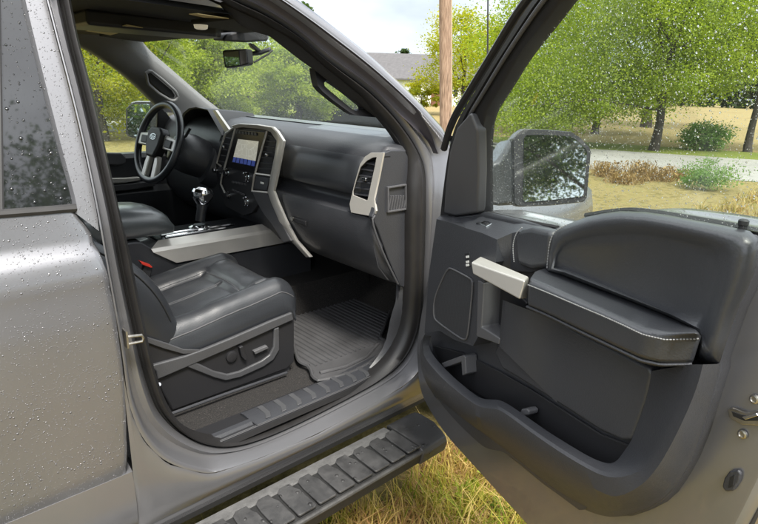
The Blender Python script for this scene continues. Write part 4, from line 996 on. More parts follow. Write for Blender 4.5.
rowsP = [[D(u, v, .02) for u, v in ou], [D(u, v, .05) for u, v in ou], [D(a * .5 + b * .5, d * .5 + e * .5, .076) for (a, d), (b, e) in zip(ou, ri_)], [D(u, v, .082) for u, v in ri_], [D(a * .6 + b * .4, d * .6 + e * .4, .079) for (a, d), (b, e) in zip(ri_, rc_)], [D(a * .25 + b * .75, d * .25 + e * .75, .071) for (a, d), (b, e) in zip(ri_, rc_)], [D(u, v, .066) for u, v in rc_]]
rowsP = [resample(r, 120, True) if False else r for r in rowsP]
m.loft(rowsP, closed=True, cap1=True)
ob('padded_bolster', m, MAT['door_pad'], door, sharp=75)
# armrest
ab_ = [(544,267.5),(560,274),(590,286),(630,301),(670,317),(698,330)]
af_ = [(529,279),(545,286),(577,299),(612,313.5),(658,335),(700,333)]
m = MB()
back = [D(u, v, .055) for u, v in ab_]
front = [(529,285),(548,292.5),(577,305),(612,319.5),(656,340.5),(700,338)]
mid1 = [D(u, v, .095) for u, v in [(534,271),(552,278.5),(584,291.5),(622,307),(664,324),(699,330.5)]]
top_ = [D(u, v, .128) for u, v in [(529,278),(548,285.5),(577,298),(612,312.5),(657,333),(700,333)]]
fr1 = [D(u, v, .138) for u, v in front[:-1]] + [D(700,339,.10)]
fr2 = [D(u, v, .134) for u, v in [(527.5,304),(548,312.5),(577,327),(615,345),(651,362),]] + [D(693,362,.095)]
fr3 = [D(u, v, .10) for u, v in [(528,309),(548,317.5),(577,332),(615,350),(650,366)]] + [D(692,366,.07)]
fr4 = [D(u, v, .04) for u, v in [(530,310),(549,318.5),(578,333),(616,351),(650,368)]] + [D(691,368,.04)]
def dens(r): return smooth(r, 40, False, 1)
R_ = [dens(r) for r in (back, mid1, top_, fr1, fr2, fr3, fr4)]
m.loft(R_); m.f([m.v(r[0]) for r in R_]); m.f([m.v(r[-1]) for r in R_])
arm = ob('door_armrest', m, MAT['door_pad'], door, bevel=.010, seg=4)
m = MB(); dashes(m, [p + VDN * .003 + Vector((0, 0, .001)) for p in resample(dens(fr1), 240)]); ob('stitching', m, MAT['stitch'], door)
m = MB(); Lw = [(527,306.5),(548,315.5),(577,330),(616,348.5),(651,365),(692,364)]; m.tube(dens([D(u, v, .128 if u < 690 else .09) for u, v in Lw]), .003, 6); ob('armrest_edge', m, MAT['plastic'], door)
# pull handle
A8 = [(471,262),(525,281),(519.5,299.5),(472.7,274)]; 
m = MB()
f_ = [D(u, v, .135) for u, v in A8]
t_ = [D(480.5,256,.085), D(529,276.5,.10), D(527.5,298.5,.10), D(482,270,.085)]
m.loft([t_, f_], closed=True, cap0=True, cap1=True); ob('pull_handle', m, MAT['silver'], door, bevel=.004, seg=3)
# recess behind the pull handle
prismD('handle_recess', [(480,284),(485,280),(520,296),(527,303),(524,312),(506,318),(497,337),(480,331)], .037, .01, MAT['plastic_dk'], .004)
prismD('recess_rim', [(477.5,280),(484,283),(481.5,327),(500,338.5),(499,345),(476,336.5)], .090, .06, MAT['plastic_lt'], .004)
m = MB(); m.loft([[D(503, 299, .06), D(501, 322, .06), D(498, 346, .06)]] + [[D(503 + 60 * f, 300 + 23 * f, .058 + .030 * (.5 + .5 * math.cos(math.pi * f))), D(501 + 58 * f, 322 + 36 * f, .058 + .030 * (.5 + .5 * math.cos(math.pi * f))), D(499 + 58 * f, 346 + 57 * f, .058 + .030 * (.5 + .5 * math.cos(math.pi * f)))] for f in np.linspace(0, 1, 12)]); ob('recess_side', m, MAT['plastic'], door, sharp=60)
# lower inner panel
lp = [(503,305),(515,309),(530,311),(560,322),(577,332),(616,351),(650,368),(652,376),(646,402),(638,425),(632,441),(622,441),(600,431),(560,405),(530,386),(514,376),(502,369),(494,352),(499,340)]
prismD('lower_panel', lp, .058, .03, MAT['plastic'], .008)
# rear post
L1 = [(652,371),(650,385),(646,400),(641,415),(636,428),(632,440),(625,450),(614,456)]
L2 = [(690,364.5),(685,381),(678,399),(670,416),(661,434),(650,455),(636,466),(618,473)]
L2b = [(695,364.5),(690,382),(683,401),(674,419),(665,438),(654,458),(640,472),(618,481)]
L3 = [(703,364.5),(698,384),(690,405),(681,425),(671,445),(659,466),(643,485),(618,499)]
L4 = [(717,364),(714.5,378),(706,405),(698,431),(688,455),(675,481),(654,503),(618,516)]
L5 = [(720,363),(719,372),(709,408),(701,434),(691,460),(679,482),(656,506),(618,518)]
# map pocket
rim = [(424.5,335),(422,343),(424,353),(430,362),(442,375),(455,386.5),(467,396),(479.5,404.5),(489,405.5),(498,405.5),(508,411.5),(525,424),(545,438),(565,451),(585,463),(602,471.5),(618,473.5)]
rin = [(431,336),(428.5,343),(430.5,351),(436,359),(447,371),(459,382),(470,391),(480.5,398.5),(489,399.5),(499,399.5),(510,405),(527,417),(547,431),(567,443.5),(586,455),(602,462.5),(615,464)]
lo = [(421.5,346),(420,362),(422,372),(426,382),(434,396),(446,407),(458,417),(472,428),(484,437),(494,445),(506,453.5),(524,468),(543,484),(560,496),(577,506),(597,515),(618,518)]
bul = [(421,341),(419.5,352),(421,362),(426,372),(437,386),(450,397),(463,407.5),(476,416.5),(487,420),(497,423),(508,430),(525,443),(544,458),(563,471),(583,483),(602,493),(618,498)]
# the pocket lip runs on round the corner and up the rear post as one moulding
def T3(l_, t): return [(u, v, t) for u, v in l_]
r1 = T3(rin, .088) + T3(L1[::-1][1:], .058)
r2 = T3(rim, .112) + T3(L2[::-1][1:], .102)
r2b = T3([(a * .2 + b * .8, c_ * .2 + d * .8) for (a, c_), (b, d) in zip(bul, rim)], .118) + T3(L2b[::-1][1:], .112)
r3 = T3(bul, .118) + T3(L3[::-1][1:], .116)
r4 = T3([(a * .3 + b * .7, c_ * .3 + d * .7) for (a, c_), (b, d) in zip(bul, lo)], .088) + T3(L4[::-1][1:], .070)
r5 = T3(lo, .035) + T3(L5[::-1][1:], .030)
rw = [[D(*q) for q in r] for r in (r1, r2, r2b, r3, r4, r5)]
ns = len(rin)
low_ = [p + Vector((0, 0, -.16 if i < ns - 2 else -.02)) + VDN * (-.03) for i, p in enumerate(rw[0])]
rw = [smooth(r, 120, False, 2) for r in [low_] + rw]
m = MB(); m.loft(rw); ob('map_pocket', m, MAT['plastic'], door, sharp=30)
prismD('pocket_clip', [(521,409),(526,408.5),(529,411),(528.5,415),(523,417),(519.5,413)], .075, .03, MAT['plastic_lt'], .004)
prismD('pocket_floor', [(432,345),(460,352),(500,372),(530,389),(600,434),(640,450),(618,474),(560,452),(500,407),(445,376)], .040, .006, MAT['plastic_dk'], .003)
prismD('pocket_shelf', [(441,363),(463,355),(465,357),(466,374),(462,376),(461,362),(444,368)], .075, .04, MAT['plastic_lt'], .003)
# speaker
sp = [(442,279.5),(448,268.2),(452,268.5),(471,278.8),(473,282),(470.5,310),(467.5,337),(465,340),(460,338),(436,321),(433.5,316),(434,299)]
Pp = smooth([D(u, v, .0915) for u, v in sp], 60, True, 1)
m = MB(); m.tube(Pp, .0024, 6, closed=True); ob('speaker_rim', m, MAT['plastic_lt'], door)
m = MB(); m.prism([D(u, v, .0905) for u, v in sp], -VDN * .01)
def _grille():
    mm, n, l, p = newmat('speaker_grille'); t = tex(n, 'Voronoi', 420, Randomness=.3); ocoord(n, l, t)
    r = ramp(n, l, t.outputs['Distance'], [(.25, (.016, .016, .018)), (.5, (.040, .041, .045))]); l.new(r.outputs[0], p.inputs['Base Color']); p.inputs['Roughness'].default_value = .5; return mm
ob('speaker_grille', m, _grille(), door)
# switches
m = MB(); m.prism([D(u, v, .0905) for u, v in [(464.5,253.5),(469,252.5),(470.5,266),(466,267)]], -VDN * .004); sw_ = ob('lock_switch', m, MAT['plastic_dk'], door, bevel=.001)
for v0 in (256, 261, 264.3):
    m = MB(); m.prism([D(u, v, .0915) for u, v in [(465.7,v0),(468.6,v0-.6),(468.9,v0+1.6),(466,v0+2.2)]], -VDN * .002); ob('switch_legend', m, MAT['white'], door)
def LQ(px, h):   # on the ledge, whose height follows from its own three corners
    a, b, c2 = led_b[2], led_f[4], led_f[1]; n = (b - a).cross(c2 - a).normalized()
    if n.z < 0: n = -n
    return [PN(u, v, a + n * h, n) for u, v in px], n
Pq, n_ = LQ([(476,222.6),(486,218.5),(500,222),(489,227.5)], .006); m = MB(); m.prism(Pq, -n_ * .012); ob('window_switch_bezel', m, MAT['plastic_dk'], door, bevel=.001)
Pq, n_ = LQ([(479.5,222.8),(486.5,219.8),(494.5,222),(486.5,226.3)], .010); m = MB(); m.prism(Pq, -n_ * .008); ob('window_switch', m, MAT['chrome'], door, bevel=.0015)
Pq, n_ = LQ([(484,222.2),(488.5,222),(490,223.6),(486,224.4)], .012); m = MB(); m.prism(Pq, -n_ * .003); ob('window_switch_cap', m, MAT['plastic_dk'], door, bevel=.001)
# lock pin
pz = D(740.5, 236, .045); m = MB(); m.lathe(pz, (0, 0, 1), [(.012, 0), (.011, .004), (.006, .006), (.006, .016), (.0075, .018), (.0075, .024), (.005, .026), (.0001, .026)], 16); ob('lock_pin', m, MAT['plastic_dk'], door)
# latch on the shut face
prismD('latch_plate', [(727,409),(732,407.5),(746,413),(758,411),(775,408),(775,424),(758,426),(742,425),(729,418)], .012, .01, MAT['steel'], .002)
prismD('latch_slot', [(731,411),(741,414.5),(750,416.5),(774,413),(774,417),(758,421),(744,421),(733,416.5)], .0135, .004, MAT['seam'], .001)
prismD('latch_claw', [(741,417),(756,413),(758,416),(745,420)], .0165, .004, MAT['chrome'], .001)
for u, v in ((743, 434), (755, 399)):
    m = MB(); m.lathe(D(u, v, .006), VDN, [(.008, 0), (.0075, .003), (.005, .004), (.004, .002), (.0001, .002)], 16); ob('latch_screw', m, MAT['steel'], door, sharp=30)
prismD('door_plug', [(724,478),(729,471),(738,470),(740.5,474),(739,482),(733,491),(725,492),(721.5,487)], .012, .008, MAT['plastic'], .004)
prismD('plug_slot', [(730,477),(735,475),(733,486),(728,488)], .014, .004, MAT['seam'], .001)
# window frame
fl = [(600,-100),(565,-40),(535,-3),(520,17),(496,57),(473,94),(455,124),(447.5,151),(442,185),(438,216)]
frr = [(625,-92),(590,-36),(565,-3),(547,22),(520,56),(500,91),(486,112),(482.5,135),(483,170),(484,212)]
A, B = smooth([DW(u, v, .02) for u, v in fl], 60), smooth([DW(u, v, .02) for u, v in frr], 60)
m = MB(); m.loft([[p - VDN * .06 for p in A], [p - VDN * .01 for p in A], [p.lerp(q, .10) + VDN * .006 for p, q in zip(A, B)], [p.lerp(q, .35) + VDN * .01 for p, q in zip(A, B)], [p.lerp(q, .40) + VDN * .002 for p, q in zip(A, B)], [p.lerp(q, .62) + VDN * .006 for p, q in zip(A, B)], [p.lerp(q, .95) + VDN * .004 for p, q in zip(A, B)], B, [q - VDN * .03 for q in B]])
wf = ob('window_frame', m, MAT['plastic_dk'], door, sharp=40)
A2 = smooth([DW(u, v, .01) for u, v in [(u - 3.5, v - 2.5) for u, v in fl[:8]]], 50); m = MB(); m.tube(A2, .010, 8); ob('frame_seal', m, MAT['rubber_br'], door)
A3 = smooth([DW(u * .62 + a * .38, v * .62 + b * .38, .030) for (u, v), (a, b) in zip(fl[:8], frr[:8])], 50); m = MB(); m.tube(A3, .0045, 8); ob('frame_bead', m, MAT['plastic_lt'], door)
# upper run of the frame, over the glass to the rear
top0 = DW(600, -100, .02); m = MB()
tp_ = [DW(u, v, .02) for u, v in [(580,-60),(625,-96),(700,-118),(800,-122),(860,-110),(880,-60)]]; 
m.tube(smooth(tp_, 40), .028, 8); ob('frame_header', m, MAT['plastic_dk'], door)
m = MB(); m.tube([DW(880,-62,.02), DW(845,80,.02), DW(812,235,.02)], .03, 8); ob('frame_rear_post', m, MAT['plastic_dk'], door)
sail = [(456,128),(449,152),(445,185),(443.2,213),(455,216),(464,214.8),(477,212.6),(478,170),(477,130),(470,112)]
m = MB(); S_ = [DW(u, v, .042) for u, v in sail]; m.prism(S_, -VDN * .03); ob('corner_trim', m, MAT['plastic_lt'], door, bevel=.007, seg=3)
gl = [(481,112),(520,54),(548,20),(592,-38),(627,-94),(700,-116),(800,-120),(860,-108),(878,-60),(845,80),(812,240),(758,232),(692,222),(644,214.5),(610,216),(581,223),(552,230),(520,222),(481,214)]
m = MB(); m.prism([DW(u, v, .0) for u, v in gl], -VDN * .005); ob('window_glass', m, MAT['door_glass'], door)
m = MB(); m.tube(smooth([DW(u, v, .008) for u, v in [(483,211.5),(520,220),(540,224),(558,227.5)]], 20), .005, 6); ob('belt_seal', m, MAT['rubber'], door)
m = MB(); m.tube([DW(484.5,118,.004), DW(485,160,.004), DW(486,210,.004)], .005, 6); ob('glass_channel', m, MAT['rubber'], door)
m = MB(); m.tube(smooth([D(u, v, .012) for u, v in [(586,215.5),(620,210),(644,210.5),(692,218.5),(735,226),(765,233),(790,240)]], 30), .006, 6); ob('belt_seal', m, MAT['rubber'], door)
# mirror
mc = D(555, 168, -.27); MN = np.array([-.60, -.80, .16]); MN /= np.linalg.norm(MN)
def MP(u, v, h=0): return PN(u, v, np.array(mc) + MN * h, MN)
mo = [(513,139),(517,133),(523,129),(545,129.5),(571,131.5),(580,137),(590,147.5),(591,152),(587,198),(584,202),(555,205),(523,206.5),(517,206),(514,203)]
P = [MP(u, v) for u, v in mo]; c = sum(P, Vector()) / len(P); bkv = Vector(-MN)
m = MB(); m.loft([P, [c + (p - c) * 1.02 + bkv * .02 for p in P], [c + (p - c) * .98 + bkv * .06 for p in P], [c + (p - c) * .80 + bkv * .12 for p in P], [c + (p - c) * .5 + bkv * .15 for p in P]], closed=True, cap0=True, cap1=True)
mh = ob('side_mirror', m, MAT['paint_dimmed'], door, bevel=.006, seg=3)
m = MB(); P3 = [c + (p - c) * .985 + Vector(MN) * .002 for p in P]; m.prism(P3, bkv * .002); ob('mirror_rim', m, MAT['plastic_dk'], door)
mg = [(524,138),(526.5,135),(545,134.8),(570,136.3),(577.5,140.5),(586.5,149.5),(587,153),(583.5,194),(581.5,196.3),(555,199.5),(525.5,202),(523,200)]
m = MB(); m.prism([MP(u, v, .006) for u, v in mg], bkv * .003); ob('mirror_glass', m, MAT['mirror'], door)
arm_ = [(516,136),(508,142),(503,152),(497,160),(490,163),(488,180),(486,203),(500,206),(518,205),(523,190),(522,150)]
m = MB(); P4 = [MP(u, v, -.012) for u, v in arm_]; m.prism(P4, bkv * .12); ob('mirror_arm', m, MAT['paint_dimmed'], door, bevel=.015, seg=3)
# outer handle of the door
hp = DP(.86, -.15, 1.12); m = MB(); m.box(hp, (.05, .20, .04), Matrix.Rotation(math.radians(-18), 3, 'Z')); ob('outer_handle', m, MAT['paint'], door, bevel=.012)

# =================================================================== floor mat, lying in the footwell
m = MB(); zf = .606
def FM(u, v, z=zf): return PZ(u, v, z)
mt = [(292,318),(291,334),(297,357),(300,363),(310,366),(314,381),(330,378.5),(352,373),(372,362),(385,347),(385,340),(379,338),(383,330),(391,309),(391,306),(370,296),(348,286),(341,284.5),(330,290),(325,299),(312,301),(298,303)]
P = [FM(u, v) for u, v in mt]
m.prism(P, (0, 0, .007))
m.tube(smooth([FM(u, v, zf + .009) for u, v in mt], 120, True, 1), .007, 6, closed=True)
m.tube([FM(u, v, zf + .010) for u, v in [(320,373),(345,367),(366,357),(378,344)]], .007, 8)
for k in range(24):
    x = 1.10 + k * .0235
    y0_ = .27 + max(0, (x - 1.40)) * .75; y1_ = .75
    if x < 1.2: y1_ = .45 + (x - 1.10) * 2.5
    m.tube([Vector((x, y0_, zf + .008)), Vector((x, (y0_ + y1_) / 2, zf + .008)), Vector((x, y1_, zf + .008))], .0045, 6)
fm = ob('floor_mat', m, MAT['mat'], None, sharp=40, weld=False)
tag(fm, 'grey ribbed rubber mat lying in the front passenger footwell', 'floor mat')
# =================================================================== THE PLACE
rng = np.random.default_rng(7); random.seed(7)
def leafmat(name, c0, c1, trans=.55, rough=.5):
    mm, n, l, p = newmat(name); out = n['Material Output']; n.remove(p)
    at = n.new('ShaderNodeAttribute'); at.attribute_name = 'tone'
    r = ramp(n, l, at.outputs['Fac'], [(0, c0), (1, c1)])
    df = n.new('ShaderNodeBsdfDiffuse'); tl = n.new('ShaderNodeBsdfTranslucent'); l.new(r.outputs[0], df.inputs[0])
    hv = n.new('ShaderNodeHueSaturation'); hv.inputs['Value'].default_value = 1.35; hv.inputs['Saturation'].default_value = 1.1; l.new(r.outputs[0], hv.inputs['Color']); l.new(hv.outputs[0], tl.inputs[0])
    mx = n.new('ShaderNodeMixShader'); mx.inputs[0].default_value = trans; l.new(df.outputs[0], mx.inputs[1]); l.new(tl.outputs[0], mx.inputs[2])
    gl = n.new('ShaderNodeBsdfGlossy'); gl.inputs['Roughness'].default_value = rough; gl.inputs[0].default_value = (.6, .6, .6, 1)
    m2 = n.new('ShaderNodeMixShader'); m2.inputs[0].default_value = .015; l.new(mx.outputs[0], m2.inputs[1]); l.new(gl.outputs[0], m2.inputs[2])
    l.new(m2.outputs[0], out.inputs[0]); return mm
LF = {'lime': leafmat('lime_leaves', (0.15, 0.22, 0.025), (0.38, 0.45, 0.06)),
      'green': leafmat('green_leaves', (0.085, 0.14, 0.022), (0.24, 0.32, 0.05)),
      'deep': leafmat('deep_green_leaves', (0.03, 0.055, 0.018), (0.085, 0.13, 0.035)),
      'yellow': leafmat('yellow_green_leaves', (0.2, 0.24, 0.022), (0.45, 0.44, 0.05)),
      'dry': leafmat('dry_stems', (.16, .10, .04), (.34, .24, .10), .2),
      'blue': leafmat('grey_green_leaves', (0.1, 0.18, 0.05), (0.24, 0.36, 0.11))}
BARK = simple('bark', (.06, .05, .043), .9, var=.4, vscale=12, grain=.6, gscale=25)
def cards(name, C, size, mat, parent=None, asp=1.8, droop=0.0, tone=None):
    """many leaf-sized faces at the points C"""
    n = len(C); A = rng.normal(size=(n, 3)); A[:, 2] = A[:, 2] * .7 - droop; A /= np.linalg.norm(A, axis=1)[:, None]
    B = rng.normal(size=(n, 3)); B -= A * (A * B).sum(1)[:, None]; B /= np.linalg.norm(B, axis=1)[:, None]
    s = size * rng.uniform(.6, 1.35, n)[:, None]
    V = np.stack([C - A * s * asp / 2, C + B * s / 2, C + A * s * asp / 2, C - B * s / 2], 1).reshape(-1, 3)
    return rawquads(name, V, tone if tone is not None else rng.random(n), mat, parent)
def rawquads(name, V, tone, mat, parent=None):
    n = len(V) // 4; me = bpy.data.meshes.new(name)
    me.vertices.add(4 * n); me.vertices.foreach_set('co', V.astype(np.float32).ravel())
    me.loops.add(4 * n); me.loops.foreach_set('vertex_index', np.arange(4 * n, dtype=np.int32))
    me.polygons.add(n); me.polygons.foreach_set('loop_start', np.arange(0, 4 * n, 4, dtype=np.int32))
    me.update(calc_edges=True)
    a = me.attributes.new('tone', 'FLOAT', 'FACE'); a.data.foreach_set('value', np.asarray(tone, np.float32))
    me.materials.append(mat); o = bpy.data.objects.new(name, me); COL.objects.link(o)
    if parent is not None: par(o, parent)
    return o
def crown_points(blobs, n, per=45, spread=.30):
    """clumps on and inside the blobs' volume: (centre, radii, weight)"""
    w = np.array([b[2] for b in blobs]); w = w / w.sum(); P = []; T = []; K = []
    nc = max(4, n // per)
    for b, f in zip(blobs, w):
        k = max(3, int(nc * f)); d = rng.normal(size=(k, 3)); d /= np.linalg.norm(d, axis=1)[:, None]
        r = rng.uniform(.25, 1.0, k)[:, None] ** .5
        cc = np.array(b[0]) + d * r * np.array(b[1]); K.append(cc)
        tb = rng.random(k)
        for c, t in zip(cc, tb):
            q = int(per * rng.uniform(.5, 1.5)); s = spread * rng.uniform(.6, 1.4) * np.mean(b[1])
            P.append(c + rng.normal(size=(q, 3)) * s * np.array([1, 1, .6])); T.append(np.clip(t * .82 + rng.random(q) * .18, 0, 1))
    return np.concatenate(P), np.concatenate(T), np.concatenate(K)
def tree(name, label, cat, pos, h, blobs, n, leaf, mat, tr=.16, spread=.30, group=None, branches=10, droop=0., trunk_top=.7, lean=(0, 0), per=110):
    t = thing(name, label, cat, pos, group)
    bl = [((pos[0] + c[0], pos[1] + c[1], pos[2] + c[2]), r, w) for c, r, w in blobs]
    P, T, K = crown_points(bl, n, per, spread)
    ok = P[:, 2] > pos[2] + .02; P, T = P[ok], T[ok]
    cards('crown', P, leaf, mat, t, droop=droop, tone=T)
    if tr:
        m = MB(); b = Vector(pos); top = b + Vector((lean[0], lean[1], h * trunk_top))
        pts = [b + Vector((0, 0, -.1))] + [b.lerp(top, f) + Vector((random.uniform(-1, 1), random.uniform(-1, 1), 0)) * tr * .5 for f in (.05, .2, .4, .6, .8)] + [top]
        m.tube(pts, [tr * 1.5, tr * 1.25, tr, tr * .9, tr * .75, tr * .5, tr * .2], 10)
        for i in range(branches):
            k = Vector(K[random.randrange(len(K))]); a = b.lerp(top, random.uniform(.28, .9)); mid = a.lerp(k, .5) + Vector((0, 0, random.uniform(-.1, .3)))
            m.tube([a, mid, k], [tr * .38, tr * .22, tr * .06], 6)
        ob('trunk', m, BARK, t, weld=False)
    return t
# ---- ground
def _ground(name, cols, s1, s2):
    mm, n, l, p = newmat(name)
    t = tex(n, 'Noise', s1, Detail=8.0, Roughness=.7); ocoord(n, l, t); t2 = tex(n, 'Noise', s2, Detail=6.0, Roughness=.75); ocoord(n, l, t2)
    mixf = math_(n, l, 'MULTIPLY_ADD', t2.outputs['Fac'], .55, math_(n, l, 'MULTIPLY', t.outputs['Fac'], .45))
    r = ramp(n, l, mixf, cols); l.new(r.outputs[0], p.inputs['Base Color']); p.inputs['Roughness'].default_value = .95
    p.inputs['Specular IOR Level'].default_value = .1
    b = bump(n, l, t2.outputs['Fac'], .8, .05); l.new(b.outputs[0], p.inputs['Normal']); return mm
MAT['lawn'] = _ground('dry_lawn', [(.34, (.050, .045, .018)), (.45, (.15, .125, .045)), (.53, (.25, .20, .085)), (.62, (.13, .14, .04)), (.72, (.28, .23, .11))], .35, 7)
MAT['field'] = _ground('ochre_field', [(.35, (.15, .115, .05)), (.5, (.26, .20, .095)), (.65, (.16, .15, .06))], .12, 2.5)
MAT['green_lawn'] = _ground('green_lawn', [(.35, (.07, .10, .02)), (.5, (.14, .17, .035)), (.65, (.20, .19, .05))], .15, 5)
def sheet(name, P, mat, z, kind='structure'):
    m = MB(); m.f([m.v(Vector((p[0], p[1], z))) for p in P]); o = ob(name, m, mat); o['kind'] = kind; return o
sheet('ground', [(-600, -600), (600, -600), (600, 600), (-600, 600)], MAT['lawn'], 0)
a0, a1 = PZ(596, 152.0, 0), PZ(758, 157.5, 0); b0, b1 = PZ(596, 166.5, 0), PZ(758, 186, 0)
def ext(p, q, f): return p + (q - p) * f
MAT['road'] = _ground('pale_wet_road', [(.3, (.19, .185, .175)), (.55, (.30, .29, .27)), (.7, (.22, .21, .20))], .8, 6)
dirr = ((a1 - a0).normalized() + (b1 - b0).normalized()).normalized()
am, bm_ = a0.lerp(a1, .5), b0.lerp(b1, .5)
road = sheet('road', [bm_ - dirr * 45, bm_ + dirr * 60, am + dirr * 60, am - dirr * 45], MAT['road'], .008)
nr = (am - bm_); nr = (nr - dirr * nr.dot(dirr)).normalized()
sheet('verge', [am + nr * .02 - dirr * 45, am + nr * .02 + dirr * 60, am + nr * 2.6 + dirr * 60, am + nr * 2.6 - dirr * 45], MAT['green_lawn'], .006)
field = sheet('field', [am + nr * .9 - dirr * 20, am + nr * .9 + dirr * 70, am + nr * 260 + dirr * 200, am + nr * 260 - dirr * 10], MAT['field'], .004)
sheet('green_lawn', [GP(250, 15), GP(418, 19), GP(418, 60), GP(40, 60), GP(120, 22)], MAT['green_lawn'], .004)
MAT['gravel'] = _ground('grey_gravel', [(.35, (.10, .10, .10)), (.55, (.17, .168, .168)), (.7, (.24, .24, .24))], 3, 60)
sheet('added_driveway', [(-14, -2.35), (3.2, -2.35), (4.6, -9.5), (-14, -9.5)], MAT['gravel'], .006)  # invented drive out of view, added so the paint reflects neutral grey
# ---- grass
def blades(name, n, xr, yr, hgt, wid, mat, clump=0, keepout=None, z0=0.0, lean=.5):
    X = rng.uniform(*xr, n); Y = rng.uniform(*yr, n)
    if clump:
        k = rng.integers(0, clump, n); cx = rng.uniform(*xr, clump); cy = rng.uniform(*yr, clump); f = rng.random(n) < .6
        X = np.where(f, cx[k] + rng.normal(size=n) * .045, X); Y = np.where(f, cy[k] + rng.normal(size=n) * .045, Y)
    if keepout is not None:
        ok = ~keepout(X, Y); X, Y = X[ok], Y[ok]; n = len(X)
    H = hgt * rng.gamma(4, .25, n); a = rng.uniform(0, 2 * math.pi, n); ln = rng.normal(size=n) * lean * H; ln2 = rng.normal(size=n) * lean * H
    d = np.stack([np.cos(a), np.sin(a), 0 * a], 1) * (wid * rng.uniform(.6, 1.4, n))[:, None]
    B = np.stack([X, Y, 0 * X + z0], 1); T = B + np.stack([ln, ln2, H], 1); Mid = B * .5 + T * .5 + np.stack([-ln * .15, -ln2 * .15, H * .12], 1)
    V = np.stack([B - d / 2, B + d / 2, Mid + d / 2.4, Mid - d / 2.4], 1); V2 = np.stack([Mid - d / 2.4, Mid + d / 2.4, T + d * .04, T - d * .04], 1)
    tone = np.clip(.5 + .30 * np.array([noise.noise(Vector((x * 3.1, y * 3.1, 0))) for x, y in zip(X, Y)]) * 2 + rng.normal(size=n) * .22, 0, 1)
    o = rawquads(name, np.concatenate([V, V2]).reshape(-1, 3), np.concatenate([tone, tone]), mat); o['kind'] = 'stuff'; return o
def grassmat(name, stops):
    mm = leafmat(name, (0, 0, 0), (1, 1, 1), .3); r = [x for x in mm.node_tree.nodes if x.type == 'VALTORGB'][0]; e = r.color_ramp.elements
    while len(e) < len(stops): e.new(.5)
    for x, (p, c) in zip(e, stops): x.position = p; x.color = (*c, 1)
    return mm
GR = grassmat('mixed_dry_grass', [(0, (.14, .20, .02)), (.22, (.26, .29, .035)), (.42, (.46, .37, .08)), (.72, (.58, .44, .17)), (1, (.34, .18, .08))])
GR2 = grassmat('ochre_grass', [(0, (.17, .20, .05)), (.35, (.36, .29, .10)), (.7, (.46, .35, .15)), (1, (.30, .19, .08))])
blades('grass', 62000, (-.2, 2.6), (-2.0, .10), .072, .0042, GR, clump=260)
THATCH = grassmat('dead_thatch', [(0, (.30, .20, .08)), (.4, (.52, .38, .17)), (.7, (.40, .24, .12)), (1, (.20, .11, .06))])
blades('thatch', 45000, (.2, 2.2), (-1.4, .10), .030, .0036, THATCH, clump=160, lean=1.6)
dd_ = bm_ - Vector(CAM); 
def onroad(X, Y):
    s = (X - bm_.x) * nr.x + (Y - bm_.y) * nr.y; w = (am - bm_).dot(nr); return (s > -.05)
blades('far_grass', 70000, (2.2, 16), (-9, 1.5), .09, .014, GR2, clump=900, keepout=onroad)
# broad-leaved weeds by the running board
def weed(label, u, v, n, r, mat, sz):
    p = PZ(u, v, 0); P = p + Vector((0, 0, .02)); C = np.array(P) + rng.normal(size=(n, 3)) * np.array([r, r, r * .6]); C[:, 2] = np.abs(C[:, 2]) + .02
    n2 = len(C); b2 = np.repeat(np.array(p)[None], n2, 0); w2 = np.array([.0012, .0012, 0])
    A2 = rng.normal(size=(n2, 3)); A2[:, 2] *= .5; A2 /= np.linalg.norm(A2, axis=1)[:, None]; B2 = np.cross(A2, rng.normal(size=(n2, 3))); B2 /= np.linalg.norm(B2, axis=1)[:, None]
    s2 = sz * rng.uniform(.6, 1.3, n2)[:, None]
    V = np.concatenate([np.stack([C - A2 * s2 * .75, C + B2 * s2 / 2, C + A2 * s2 * .75, C - B2 * s2 / 2], 1), np.stack([b2 - w2, b2 + w2, C + w2, C - w2], 1)]).reshape(-1, 3)
    o = rawquads('weed', V, rng.random(2 * n2), mat); tag(o, label, 'weed', 'weeds in the lawn by the running board'); return o
weed('small bright green weed in the dry grass just below the running board end', 466, 466, 40, .03, LF['lime'], .022)
weed('low green weed in the grass beside the bottom edge of the open door', 470, 500, 46, .035, LF['lime'], .024)
weed('single leafy weed under the middle of the running board', 332, 522, 20, .02, LF['lime'], .028)
weed('green weed patch near the bottom of the photo by the door', 500, 515, 40, .035, LF['green'], .022)
weed('tiny green sprig poking up between the sill and the running board', 298, 474, 14, .012, LF['lime'], .02).location = (0, 0, .40)
weed('second green sprig in the gap behind the running board, nearer the door', 352, 441, 10, .010, LF['lime'], .016).location = (0, 0, .40)
